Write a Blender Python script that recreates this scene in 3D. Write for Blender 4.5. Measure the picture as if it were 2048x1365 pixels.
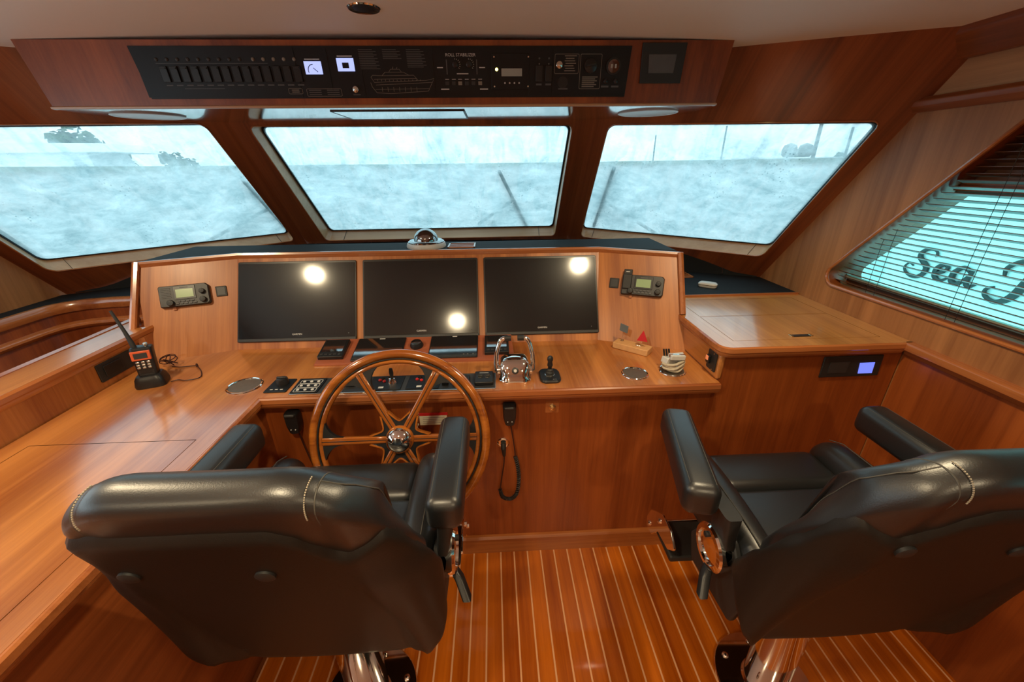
import bpy, bmesh, math, random
from mathutils import Vector, Matrix
from mathutils.geometry import tessellate_polygon
random.seed(7)
R = math.radians
scene = bpy.context.scene
for o in list(bpy.data.objects): bpy.data.objects.remove(o)
COL = scene.collection

# ------------------------------------------------------------------ camera
cam = bpy.data.cameras.new('camera'); camo = bpy.data.objects.new('camera', cam); COL.objects.link(camo)
cam.sensor_width = 36.0; cam.lens = 14.0625; cam.clip_start = .02; cam.clip_end = 500
MC = Matrix(((0.99884, 0.02862, -0.03869), (-0.04691, 0.39990, -0.91536), (-0.01072, 0.91611, 0.40078)))
camo.matrix_world = Matrix.Translation((0, 0, 1.6)) @ MC.to_4x4()
scene.camera = camo

# ------------------------------------------------------------------ world, exposure
world = bpy.data.worlds.new('overcast_sky'); scene.world = world; world.use_nodes = True
wb = world.node_tree.nodes['Background']; wb.inputs[0].default_value = (.77, .93, 1.0, 1); wb.inputs[1].default_value = 2.0
scene.view_settings.view_transform = 'Standard'; scene.view_settings.look = 'None'
scene.view_settings.gamma = 1.0; scene.view_settings.use_curve_mapping = False
scene.view_settings.exposure = 0.38
LAMP_W = 26.0            # watts of each ceiling downlight
LAMP_SPOTS = [(-1.36, .865), (.648, .915), (-.356, .16), (-1.36, -.75), (.648, -.75), (-.356, -1.5)]  # the last three are unseen extras added aft for more light

# ------------------------------------------------------------------ materials
def nmat(name):
    m = bpy.data.materials.new(name); m.use_nodes = True
    nt = m.node_tree; return m, nt, nt.nodes['Principled BSDF']
def pmat(name, col, rough=.5, metal=0, spec=.5, coat=0, emit=None, es=0, bump=0, bscale=200, alpha=1, transm=0, var=0, vscale=30):
    m, nt, b = nmat(name)
    b.inputs['Base Color'].default_value = (*col, 1); b.inputs['Roughness'].default_value = rough
    b.inputs['Metallic'].default_value = metal; b.inputs['Specular IOR Level'].default_value = spec
    b.inputs['Coat Weight'].default_value = coat; b.inputs['Coat Roughness'].default_value = .08
    b.inputs['Transmission Weight'].default_value = transm
    if emit: b.inputs['Emission Color'].default_value = (*emit, 1); b.inputs['Emission Strength'].default_value = es
    if bump or var:
        tc = nt.nodes.new('ShaderNodeTexCoord'); n = nt.nodes.new('ShaderNodeTexNoise'); n.inputs['Scale'].default_value = bscale if bump else vscale
        n.inputs['Detail'].default_value = 4; nt.links.new(tc.outputs['Object'], n.inputs['Vector'])
        if bump:
            bp = nt.nodes.new('ShaderNodeBump'); bp.inputs['Strength'].default_value = bump; bp.inputs['Distance'].default_value = .002
            nt.links.new(n.outputs['Fac'], bp.inputs['Height']); nt.links.new(bp.outputs['Normal'], b.inputs['Normal'])
        if var:
            r = nt.nodes.new('ShaderNodeValToRGB'); r.color_ramp.elements[0].color = (*[c*(1-var) for c in col], 1); r.color_ramp.elements[1].color = (*[min(1, c*(1+var)) for c in col], 1)
            nt.links.new(n.outputs['Fac'], r.inputs[0]); nt.links.new(r.outputs[0], b.inputs['Base Color'])
    return m
def wood(name, axis, light, dark, rough=.38, coat=.12, band=7, fine=70, contrast=1.0, cior=1.5, crough=.25, shear=0):
    """veneer: wide leaf bands and fine grain stretched along one axis"""
    m, nt, b = nmat(name); L = nt.links
    tc = nt.nodes.new('ShaderNodeTexCoord'); src = tc.outputs['Object']
    if shear:                                  # let the grain follow a leaning panel: y + shear * z
        sp_ = nt.nodes.new('ShaderNodeSeparateXYZ'); cb_ = nt.nodes.new('ShaderNodeCombineXYZ'); ml = nt.nodes.new('ShaderNodeMath'); ml.operation = 'MULTIPLY_ADD'; ml.inputs[1].default_value = shear
        L.new(src, sp_.inputs[0]); L.new(sp_.outputs[2], ml.inputs[0]); L.new(sp_.outputs[1], ml.inputs[2]); L.new(sp_.outputs[0], cb_.inputs[0]); L.new(ml.outputs[0], cb_.inputs[1]); L.new(sp_.outputs[2], cb_.inputs[2]); src = cb_.outputs[0]
    def tex(perp, along, detail, dist):
        mp = nt.nodes.new('ShaderNodeMapping'); s = [perp]*3; s['XYZ'.index(axis)] = along; mp.inputs['Scale'].default_value = s
        n = nt.nodes.new('ShaderNodeTexNoise'); n.inputs['Scale'].default_value = 1; n.inputs['Detail'].default_value = detail; n.inputs['Distortion'].default_value = dist
        L.new(src, mp.inputs['Vector']); L.new(mp.outputs[0], n.inputs['Vector']); return n.outputs['Fac']
    a = tex(band, .12, 2, .2); c = tex(fine, 2.2, 4, .6); d = tex(fine*5, 14, 2, 0)
    mx = nt.nodes.new('ShaderNodeMath'); mx.operation = 'MULTIPLY_ADD'; L.new(c, mx.inputs[0]); mx.inputs[1].default_value = .38
    s1 = nt.nodes.new('ShaderNodeMath'); s1.operation = 'MULTIPLY_ADD'; L.new(a, s1.inputs[0]); s1.inputs[1].default_value = .95*contrast
    s2 = nt.nodes.new('ShaderNodeMath'); s2.operation = 'MULTIPLY'; L.new(d, s2.inputs[0]); s2.inputs[1].default_value = .14
    L.new(s2.outputs[0], mx.inputs[2]); L.new(mx.outputs[0], s1.inputs[2])
    r = nt.nodes.new('ShaderNodeValToRGB'); e = r.color_ramp.elements; e[0].position = .55; e[1].position = .93
    e[0].color = (*dark, 1); e[1].color = (*light, 1); L.new(s1.outputs[0], r.inputs[0]); L.new(r.outputs[0], b.inputs['Base Color'])
    b.inputs['Roughness'].default_value = rough; b.inputs['Coat Weight'].default_value = coat; b.inputs['Coat Roughness'].default_value = crough; b.inputs['Coat IOR'].default_value = cior
    bp = nt.nodes.new('ShaderNodeBump'); bp.inputs['Strength'].default_value = .04; bp.inputs['Distance'].default_value = .001
    L.new(c, bp.inputs['Height']); L.new(bp.outputs[0], b.inputs['Normal'])
    return m
WL, WD = (.56, .205, .050), (.27, .070, .013)
M = {}
M['wz'] = wood('cherry_wood_upright', 'Z', WL, WD, rough=.42)
M['wy'] = wood('cherry_wood_fore_aft', 'Y', (.60, .235, .060), (.31, .090, .018), rough=.30, coat=1.0, cior=1.75, crough=.13)
M['wpanel'] = wood('cherry_wood_leaning_panel', 'Z', WL, WD, rough=.42, shear=-.51, band=12)
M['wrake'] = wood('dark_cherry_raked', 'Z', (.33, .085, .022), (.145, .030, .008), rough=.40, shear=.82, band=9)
M['wtop'] = wood('golden_lamplit_top_wood', 'Y', (.70, .33, .085), (.42, .165, .036), rough=.30, coat=1.0, cior=1.75, crough=.13)  # yellower veneer, lightened in its colour for the lamp light on it
M['wx'] = wood('cherry_wood_across', 'X', WL, WD)
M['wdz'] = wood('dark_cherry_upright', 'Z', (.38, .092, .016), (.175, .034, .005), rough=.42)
M['wdx'] = wood('dark_cherry_across', 'X', (.37, .100, .024), (.17, .036, .008), rough=.36)
M['wdy'] = wood('dark_cherry_fore_aft', 'Y', (.34, .092, .022), (.15, .034, .008), rough=.36)
M['trimx'] = wood('moulding_across', 'X', (.50, .17, .05), (.26, .07, .02), rough=.24, coat=.7, crough=.12)
M['trimy'] = wood('moulding_fore_aft', 'Y', (.50, .17, .05), (.26, .07, .02), rough=.24, coat=.7, crough=.12)
M['trimz'] = wood('moulding_upright', 'Z', (.50, .17, .05), (.26, .07, .02), rough=.24, coat=.7, crough=.12)
M['wtan'] = wood('tan_wall_veneer', 'Z', (.46, .19, .062), (.26, .095, .028), rough=.5, coat=0, band=14)
M['wtany'] = wood('tan_frieze_veneer', 'Y', (.52, .26, .11), (.30, .13, .048), rough=.5, coat=0, band=14)
M['reveal'] = wood('window_reveal_wood', 'X', (.60, .36, .20), (.44, .23, .11), rough=.3, band=10)
M['blind'] = wood('blind_slat_wood', 'Y', (.17, .07, .035), (.08, .03, .014), rough=.35)
M['plank'] = wood('teak_floor_plank', 'Y', (.60, .150, .008), (.28, .052, .003), rough=.22, coat=.9, crough=.06, band=11, fine=60)
M['holly'] = pmat('holly_strip', (.74, .38, .19), .25, coat=.6, var=.1, vscale=40)
M['wheelw'] = wood('varnished_wheel_wood', 'X', (.44, .135, .018), (.22, .052, .007), rough=.15, coat=1.0, crough=.04, band=30, fine=90)
M['board'] = wood('red_instrument_board', 'X', (.42, .125, .06), (.28, .075, .035), rough=.35)
M['under'] = wood('polished_underside_wood', 'X', (.42, .14, .05), (.26, .07, .022), rough=.15, coat=1.0, cior=2.0, crough=.06)
M['flagw'] = pmat('pale_softwood', (.66, .36, .15), .5, var=.18, vscale=60)
M['ceil'] = pmat('ceiling_vinyl', (.90, .82, .72), .55, bump=.15, bscale=600)
M['leather'] = pmat('black_leather', (.011, .012, .013), .38, spec=.85, coat=.12, bump=.12, bscale=420)
M['leather'].node_tree.nodes['Principled BSDF'].inputs['Coat Roughness'].default_value = .3
M['shell'] = pmat('dark_shell_vinyl', (.011, .009, .0075), .5, spec=.32, bump=.15, bscale=500)
M['stitch'] = pmat('seam_thread', (.075, .07, .06), .6, var=.3, vscale=400)
M['stitchl'] = pmat('pale_thread', (.42, .37, .28), .6, var=.3, vscale=400)
M['dash'] = pmat('dash_vinyl', (.013, .015, .017), .72, spec=.16, bump=.2, bscale=500)
M['blackp'] = pmat('black_plastic', (.012, .012, .013), .35, var=.2)
M['blackm'] = pmat('matt_black_plastic', (.017, .017, .017), .55, var=.2)
M['greyp'] = pmat('charcoal_plastic', (.03, .03, .031), .45, var=.2)
M['chrome'] = pmat('polished_chrome', (.86, .84, .80), .06, metal=1, var=.02)
M['steel'] = pmat('brushed_steel', (.6, .58, .54), .25, metal=1, var=.08, vscale=200)
M['screen'] = pmat('display_glass', (.004, .005, .006), .10, spec=.55, coat=0)
M['screen'].node_tree.nodes['Principled BSDF'].inputs['Coat Weight'].default_value = .22
M['screen'].node_tree.nodes['Principled BSDF'].inputs['Coat Roughness'].default_value = .33
M['bezel'] = pmat('display_bezel', (.014, .014, .014), .35, var=.1)
M['glossk'] = pmat('gloss_black_glass', (.012, .014, .016), .05, spec=.9, var=.05)
M['lcdg'] = pmat('green_lcd', (.20, .25, .11), .25, emit=(.22, .28, .12), es=.35)
M['lcdw'] = pmat('lit_gauge_screen', (.35, .4, .7), .3, emit=(.45, .55, 1.0), es=.75)
M['lcdb'] = pmat('blue_lit_screen', (.1, .13, .5), .3, emit=(.16, .22, .95), es=.85)
M['lcdk'] = pmat('dim_grey_screen', (.10, .11, .115), .25, var=.1)
M['lcdlit'] = pmat('pale_lcd', (.36, .37, .33), .3, var=.1)
M['panel'] = pmat('black_control_panel', (.006, .007, .009), .42, spec=.35, var=.15)
M['print'] = pmat('grey_print', (.10, .10, .10), .6, var=.1)
M['printw'] = pmat('white_print', (.62, .62, .6), .6, var=.05)
M['printt'] = pmat('tan_print', (.24, .21, .17), .6, var=.05)
M['red'] = pmat('red_plastic', (.55, .02, .02), .35, var=.1)
M['orange'] = pmat('orange_plastic', (.62, .10, .03), .4, var=.1)
M['orlit'] = pmat('orange_rocker', (.7, .22, .1), .4, emit=(1, .3, .12), es=.3)
M['led'] = pmat('yellow_led', (.9, .8, .2), .3, emit=(1, .85, .2), es=4)
M['white'] = pmat('white_plastic', (.62, .62, .6), .35, var=.05)
M['cream'] = pmat('cream_paper', (.75, .7, .52), .7, var=.08)
M['greyflag'] = pmat('grey_flag', (.13, .15, .16), .6, var=.1)
M['redflag'] = pmat('red_flag', (.62, .02, .03), .6, var=.1)
M['cloth'] = pmat('tan_cloth', (.50, .44, .33), .8, var=.35, vscale=120)
M['wire'] = pmat('bright_wire', (.7, .66, .6), .2, metal=1, var=.05)
M['gel'] = pmat('white_hull_paint', (.90, .91, .91), .3, var=.03, vscale=3)
M['darktrim'] = pmat('dark_recess_paint', (.02, .014, .01), .5, var=.2)
M['rubber'] = pmat('black_gasket', (.008, .008, .009), .5, var=.2)
M['sage'] = pmat('grey_green_window_frame', (.30, .34, .28), .5, var=.1)
M['water'] = pmat('harbour_water', (.10, .17, .18), .15, bump=.6, bscale=3, var=.2)
M['leaf'] = pmat('tree_foliage', (.055, .09, .03), .8, var=.5, vscale=2)
M['bark'] = pmat('bark', (.09, .07, .05), .9, var=.3)
for k_ in ('glossk',):
    b_ = M[k_].node_tree.nodes['Principled BSDF']; b_.inputs['Coat Weight'].default_value = 1; b_.inputs['Coat IOR'].default_value = 2.8; b_.inputs['Coat Roughness'].default_value = .05
M['gold'] = pmat('brass', (.7, .55, .3), .25, metal=1, var=.05)

def glass_fog():
    m = bpy.data.materials.new('fogged_windscreen_glass'); m.use_nodes = True; nt = m.node_tree; L = nt.links
    nt.nodes.remove(nt.nodes['Principled BSDF']); out = nt.nodes['Material Output']
    tc = nt.nodes.new('ShaderNodeTexCoord')
    def noise(sc, det, dist, scale=(1, 1, 1), rough=.6):
        mp = nt.nodes.new('ShaderNodeMapping'); mp.inputs['Scale'].default_value = scale
        n = nt.nodes.new('ShaderNodeTexNoise'); n.inputs['Scale'].default_value = sc; n.inputs['Detail'].default_value = det; n.inputs['Distortion'].default_value = dist; n.inputs['Roughness'].default_value = rough
        L.new(tc.outputs['Object'], mp.inputs[0]); L.new(mp.outputs[0], n.inputs['Vector']); return n.outputs['Fac']
    def ramp(f, p0, p1, a, b):
        r = nt.nodes.new('ShaderNodeMapRange'); r.inputs['From Min'].default_value = p0; r.inputs['From Max'].default_value = p1; r.inputs['To Min'].default_value = a; r.inputs['To Max'].default_value = b
        L.new(f, r.inputs['Value']); return r.outputs[0]
    def math_(op, a, b):
        k = nt.nodes.new('ShaderNodeMath'); k.operation = op
        for i, v in enumerate((a, b)):
            if isinstance(v, (int, float)): k.inputs[i].default_value = v
            else: L.new(v, k.inputs[i])
        return k.outputs[0]
    big = ramp(noise(3.4, 6, .3), .36, .64, .62, .93)                # clouds of condensation
    streak = ramp(noise(1, 5, 1.2, (16, 5, 5)), .45, .62, 0, .25)     # runs
    patch = ramp(noise(4.5, 5, .3), .54, .60, 0, 1)                     # where drops gather
    v = nt.nodes.new('ShaderNodeTexVoronoi'); v.inputs['Scale'].default_value = 62; L.new(tc.outputs['Object'], v.inputs['Vector'])
    drop = math_('MULTIPLY', ramp(v.outputs['Distance'], .16, .26, 1, 0), patch)
    fac = math_('SUBTRACT', math_('ADD', big, streak), math_('MULTIPLY', drop, .1))
    fine = ramp(noise(60, 3, .2), .3, .7, -.05, .05)
    sx = nt.nodes.new('ShaderNodeSeparateXYZ'); L.new(tc.outputs['Object'], sx.inputs[0])
    fac = math_('MULTIPLY', math_('ADD', fac, fine), ramp(sx.outputs['Z'], 1.50, 1.74, 1.0, .68)); k = nt.nodes.new('ShaderNodeClamp'); L.new(fac, k.inputs[0]); k.inputs[1].default_value = 0; k.inputs[2].default_value = .95
    tr = nt.nodes.new('ShaderNodeBsdfTransparent'); tr.inputs[0].default_value = (.74, .90, .93, 1)
    tl = nt.nodes.new('ShaderNodeBsdfTranslucent'); cr = nt.nodes.new('ShaderNodeValToRGB'); cr.color_ramp.elements[0].color = (.15, .26, .285, 1); cr.color_ramp.elements[1].color = (.38, .535, .565, 1)
    cr.color_ramp.elements[0].position = .34; cr.color_ramp.elements[1].position = .68
    L.new(noise(8, 10, .35, (.7, 1, 1.7), .78), cr.inputs[0]); dm = nt.nodes.new('ShaderNodeMix'); dm.data_type = 'RGBA'; dm.inputs[7].default_value = (.07, .16, .18, 1); L.new(math_('MULTIPLY', drop, .75), dm.inputs[0]); L.new(cr.outputs[0], dm.inputs[6]); L.new(dm.outputs[2], tl.inputs[0])
    gl = nt.nodes.new('ShaderNodeBsdfGlossy'); gl.inputs['Roughness'].default_value = .05; gl.inputs[0].default_value = (.9, 1, 1, 1)
    mx = nt.nodes.new('ShaderNodeMixShader'); L.new(k.outputs[0], mx.inputs[0]); L.new(tr.outputs[0], mx.inputs[1]); L.new(tl.outputs[0], mx.inputs[2])
    m2 = nt.nodes.new('ShaderNodeMixShader'); m2.inputs[0].default_value = .04; L.new(mx.outputs[0], m2.inputs[1]); L.new(gl.outputs[0], m2.inputs[2])
    L.new(m2.outputs[0], out.inputs['Surface']); return m
M['fog'] = glass_fog()
def glass_tint(name, col, gloss=.06):
    m = bpy.data.materials.new(name); m.use_nodes = True; nt = m.node_tree
    nt.nodes.remove(nt.nodes['Principled BSDF']); out = nt.nodes['Material Output']
    tr = nt.nodes.new('ShaderNodeBsdfTransparent'); tr.inputs[0].default_value = (*col, 1)
    gl = nt.nodes.new('ShaderNodeBsdfGlossy'); gl.inputs['Roughness'].default_value = .02
    mx = nt.nodes.new('ShaderNodeMixShader'); mx.inputs[0].default_value = gloss
    nt.links.new(tr.outputs[0], mx.inputs[1]); nt.links.new(gl.outputs[0], mx.inputs[2]); nt.links.new(mx.outputs[0], out.inputs['Surface']); return m
M['tint'] = glass_tint('tinted_side_glass', (.34, .99, .95))
M['added_glass'] = glass_tint('added_port_glass', (.93, .97, .97))  # pane of the added port window, kept clear for more daylight
M['clear'] = glass_tint('clear_dome_glass', (.55, .62, .64), .25)

# ------------------------------------------------------------------ mesh building
class MB:
    def __init__(s): s.v = []; s.f = []
    def add(s, vs, fs):
        n = len(s.v); s.v += [tuple(v) for v in vs]; s.f += [tuple(n+i for i in f) for f in fs]; return s
    def box(s, x0, x1, y0, y1, z0, z1):
        return s.add([(x, y, z) for x in (x0, x1) for y in (y0, y1) for z in (z0, z1)],
                     [(0, 1, 3, 2), (4, 6, 7, 5), (0, 4, 5, 1), (2, 3, 7, 6), (0, 2, 6, 4), (1, 5, 7, 3)])
    def hexa(s, b, t):        # two quads, same winding
        return s.add(list(b)+list(t), [(3, 2, 1, 0), (4, 5, 6, 7)]+[(i, (i+1) % 4, 4+(i+1) % 4, 4+i) for i in range(4)])
    def loft(s, rings, caps=True, closed=True):
        n = len(rings[0]); vs = [p for r in rings for p in r]; fs = []
        for i in range(len(rings)-1):
            for j in range(n if closed else n-1):
                a = i*n+j; b = i*n+(j+1) % n; fs.append((a, b, b+n, a+n))
        if caps: fs += [tuple(range(n))[::-1], tuple((len(rings)-1)*n+j for j in range(n))]
        return s.add(vs, fs)
    def prism(s, poly, z0, z1, fn=None):
        fn = fn or (lambda x, y, z: (x, y, z))
        return s.loft([[fn(x, y, z0) for x, y in poly], [fn(x, y, z1) for x, y in poly]])
    def lathe(s, prof, c=(0, 0, 0), ax=(0, 0, 1), n=24):
        a = Vector(ax).normalized(); u = a.orthogonal().normalized(); w = a.cross(u); c = Vector(c)
        rings = [[c+a*h+(u*math.cos(t*2*math.pi/n)+w*math.sin(t*2*math.pi/n))*max(r, 1e-5) for t in range(n)] for r, h in prof]
        return s.loft(rings)
    def cyl(s, c, r, h, ax=(0, 0, 1), n=20): return s.lathe([(r, 0), (r, h)], c, ax, n)
    def tube(s, path, r, n=8, closed=False):
        P = [Vector(p) for p in path]; rings = []; m = len(P); up = None
        for i, p in enumerate(P):
            t = (P[(i+1) % m]-P[i-1]) if closed else (P[min(i+1, m-1)]-P[max(i-1, 0)])
            t.normalize()
            up = t.orthogonal() if up is None else up-t*up.dot(t)
            up.normalize(); w = t.cross(up); rr = r[i] if isinstance(r, (list, tuple)) else r
            rings.append([p+(up*math.cos(2*math.pi*k/n)+w*math.sin(2*math.pi*k/n))*rr for k in range(n)])
        if closed: rings.append(rings[0])
        return s.loft(rings, caps=not closed)
    def grid(s, fn, nu, nv):
        return s.add([fn(i/nu, j/nv) for i in range(nu+1) for j in range(nv+1)],
                     [(i*(nv+1)+j, (i+1)*(nv+1)+j, (i+1)*(nv+1)+j+1, i*(nv+1)+j+1) for i in range(nu) for j in range(nv)])
    def flat(s, outer, holes=(), fn=None, flip=False):
        polys = [outer]+list(holes); pts = [p for q in polys for p in q]
        tri = tessellate_polygon([[Vector((p[0], p[1], 0)) for p in q] for q in polys])
        fn = fn or (lambda x, y: (x, y, 0))
        return s.add([fn(*p) for p in pts], [tuple(t[::-1]) if flip else tuple(t) for t in tri])
def rpoly(pts, r, n=5):
    """round the corners of a 2-D polygon"""
    out = []; m = len(pts); rs = r if isinstance(r, (list, tuple)) else [r]*m
    for i in range(m):
        p = Vector(pts[i]); a = Vector(pts[i-1])-p; b = Vector(pts[(i+1) % m])-p
        if rs[i] <= 0: out.append(tuple(p)); continue
        h = a.angle(b)/2; d = min(rs[i]/math.tan(h), a.length*.45, b.length*.45); rr = d*math.tan(h)
        c = p+(a.normalized()+b.normalized()).normalized()*(rr/math.sin(h))
        p0 = p+a.normalized()*d-c; p1 = p+b.normalized()*d-c
        a0 = math.atan2(p0.y, p0.x); a1 = math.atan2(p1.y, p1.x); da = (a1-a0+math.pi) % (2*math.pi)-math.pi
        out += [(c.x+rr*math.cos(a0+da*k/n), c.y+rr*math.sin(a0+da*k/n)) for k in range(n+1)]
    return out
def rrect(x0, x1, y0, y1, r, n=4): return rpoly([(x0, y0), (x1, y0), (x1, y1), (x0, y1)], r, n)

def tag(o, label=None, cat=None, group=None, kind=None):
    for k, v in (('label', label), ('category', cat), ('group', group), ('kind', kind)):
        if v: o[k] = v
    return o
def obj(name, mb, mat, parent=None, smooth=False, bevel=0, seg=2, world=False, subsurf=0, auto=40):
    me = bpy.data.meshes.new(name)
    if isinstance(mb, MB):
        me.from_pydata([tuple(v) for v in mb.v], [], mb.f)
        bm = bmesh.new(); bm.from_mesh(me); bmesh.ops.remove_doubles(bm, verts=bm.verts, dist=1e-6); bmesh.ops.recalc_face_normals(bm, faces=bm.faces); bm.to_mesh(me); bm.free()
    else: mb.to_mesh(me); mb.free()
    o = bpy.data.objects.new(name, me); COL.objects.link(o)
    me.materials.append(M[mat] if isinstance(mat, str) else mat)
    if bevel:
        b = o.modifiers.new('bevel', 'BEVEL'); b.width = bevel; b.segments = seg; b.limit_method = 'ANGLE'; b.angle_limit = R(35)
    if subsurf:
        b = o.modifiers.new('sub', 'SUBSURF'); b.levels = subsurf; b.render_levels = subsurf
    if smooth or bevel:
        for p in me.polygons: p.use_smooth = True
        if not subsurf: me.set_sharp_from_angle(angle=R(auto))
    if parent:
        o.parent = parent
        if world: o.matrix_parent_inverse = frame_of(parent).inverted()
    return o
def frame_of(o):
    m = Matrix(o.matrix_basis) if o.parent is None else frame_of(o.parent) @ o.matrix_parent_inverse @ o.matrix_basis
    return m
def thing(name, label, cat, loc=(0, 0, 0), rotz=0, group=None, frame=None, kind=None):
    o = bpy.data.objects.new(name, None); o.empty_display_size = .05; COL.objects.link(o)
    if frame is not None: o.matrix_basis = frame
    else: o.location = loc; o.rotation_euler = (0, 0, rotz); o.matrix_basis = Matrix.Translation(loc) @ Matrix.Rotation(rotz, 4, 'Z')
    return tag(o, label, cat, group, kind)
def frame(o, u, v):
    u = Vector(u).normalized(); n = u.cross(Vector(v)).normalized(); v = n.cross(u)
    m = Matrix((u, v, n)).transposed().to_4x4(); m.translation = Vector(o); return m
def dup(root, m=None, label=None, group=None):
    r = root.copy(); COL.objects.link(r)
    if m is not None: r.matrix_basis = m
    tag(r, label, None, group)
    for ch in root.children:
        c = ch.copy(); COL.objects.link(c); c.parent = r
        for g in ch.children:
            d = g.copy(); COL.objects.link(d); d.parent = c
    return r
def text_mb(txt, size, depth=.0006):
    cu = bpy.data.curves.new('t', 'FONT'); cu.body = txt; cu.size = size; cu.align_x = 'CENTER'; cu.align_y = 'CENTER'; cu.extrude = depth/2; cu.resolution_u = 2
    o = bpy.data.objects.new('t', cu); COL.objects.link(o); dg = bpy.context.evaluated_depsgraph_get()
    me = bpy.data.meshes.new_from_object(o.evaluated_get(dg)); bm = bmesh.new(); bm.from_mesh(me)
    bpy.data.objects.remove(o); bpy.data.curves.remove(cu); bpy.data.meshes.remove(me); return bm
def bm_move(bm, m): bmesh.ops.transform(bm, matrix=m, verts=bm.verts); return bm
T = Matrix.Translation

# ------------------------------------------------------------------ the setting
XC, WR, WLX, YB = -.365, 1.51, -2.27, -2.6
def skin(x, z, off=0): return 2.684-.65*max(0, abs(x-XC)-.855)-.82*(z-1.185)+off
def ceil_z(x): return 2.015-.0127*(x-XC)**2
# floor: teak planks with pale strips between them
FX0, FX1, FY0, FY1, PW = -.86, WR+.02, YB, 1.30, .06
fl = MB().box(WLX-.05, WR+.08, YB-.05, 2.9, -.06, -.012)
floor = tag(obj('floor', fl, 'wdy'), None, None, None, 'structure')
x = -.005-PW*14; pk = None; st = None; i = 0
while x < FX1-.01:
    w = min(PW, FX1-x)-.0062
    if pk is None:
        pk = obj('plank', MB().box(0, PW-.0062, FY0, FY1, -.012, 0), 'plank', floor, bevel=.0006, seg=1)
        st = obj('holly_strip', MB().box(-.0062, 0, FY0, FY1, -.012, -.0004), 'holly', floor)
        p, q = pk, st
    else:
        p = pk.copy(); q = st.copy(); COL.objects.link(p); COL.objects.link(q)
    p.location = (x, 0, 0); q.location = (x, 0, 0); x += PW; i += 1
# each plank takes its own tone from its place: the grain texture runs in object space, so shift by plank through object info
nt = M['plank'].node_tree; tcn = [n for n in nt.nodes if n.type == 'TEX_COORD'][0]
oi = nt.nodes.new('ShaderNodeObjectInfo'); va = nt.nodes.new('ShaderNodeVectorMath'); va.operation = 'ADD'
nt.links.new(tcn.outputs['Object'], va.inputs[0]); nt.links.new(oi.outputs['Location'], va.inputs[1])
for n in nt.nodes:
    if n.type == 'MAPPING': nt.links.new(va.outputs[0], n.inputs['Vector'])
# ceiling with a slight camber
cm = MB()
cey = lambda x: skin(x, ceil_z(x))+.04
cm.grid(lambda u, v: (WLX+(WR-WLX)*u, YB+(cey(WLX+(WR-WLX)*u)-YB)*v, ceil_z(WLX+(WR-WLX)*u)), 24, 2)
cm.grid(lambda u, v: (WLX+(WR-WLX)*u, YB+(cey(WLX+(WR-WLX)*u)-YB)*v, 2.1), 24, 2)
ceiling = tag(obj('ceiling', cm, 'ceil', smooth=True), None, None, None, 'structure')
obj('ceiling_seam', MB().box(1.05, 1.053, -.6, 1.05, 1.985, 1.9885), 'darktrim', ceiling)
# front wall: three raked facets with three openings
OPEN = {'c': [(-1.143, 1.787), (.403, 1.782), (.407, 1.173), (-1.088, 1.168)],
        'r': [(.567, 1.777), (1.447, 1.738), (1.449, 1.135), (.565, 1.172)],
        'l': [(-2.20, 1.745), (-1.303, 1.794), (-1.263, 1.177), (-2.217, 1.139)]}
PANE = {'c': [(-1.137, 1.796), (.409, 1.791), (.403, 1.227), (-1.070, 1.223)],
        'r': [(.565, 1.788), (1.498, 1.742), (1.499, 1.191), (.586, 1.223)],
        'l': [(-2.262, 1.748), (-1.305, 1.802), (-1.305, 1.222), (-2.262, 1.191)]}
FAC = {'c': (-1.22, .49), 'r': (.49, WR), 'l': (WLX, -1.22)}
wf = MB()
for k in 'crl':
    a, b = FAC[k]; o = [(a, .975), (b, .975), (b, 2.03), (a, 2.03)]
    wf.flat(o, [rpoly(OPEN[k], .03)], lambda x, z: (x, skin(x, z), z))
    wf.flat(o, [rpoly([(x+(.02 if x > (a+b)/2 else -.02), z+(.02 if z > 1.5 else -.02)) for x, z in PANE[k]], .03)], lambda x, z: (x, skin(x, z, .14), z), True)
wall_front = tag(obj('wall_front', wf, 'wrake'), None, None, None, 'structure')
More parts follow.
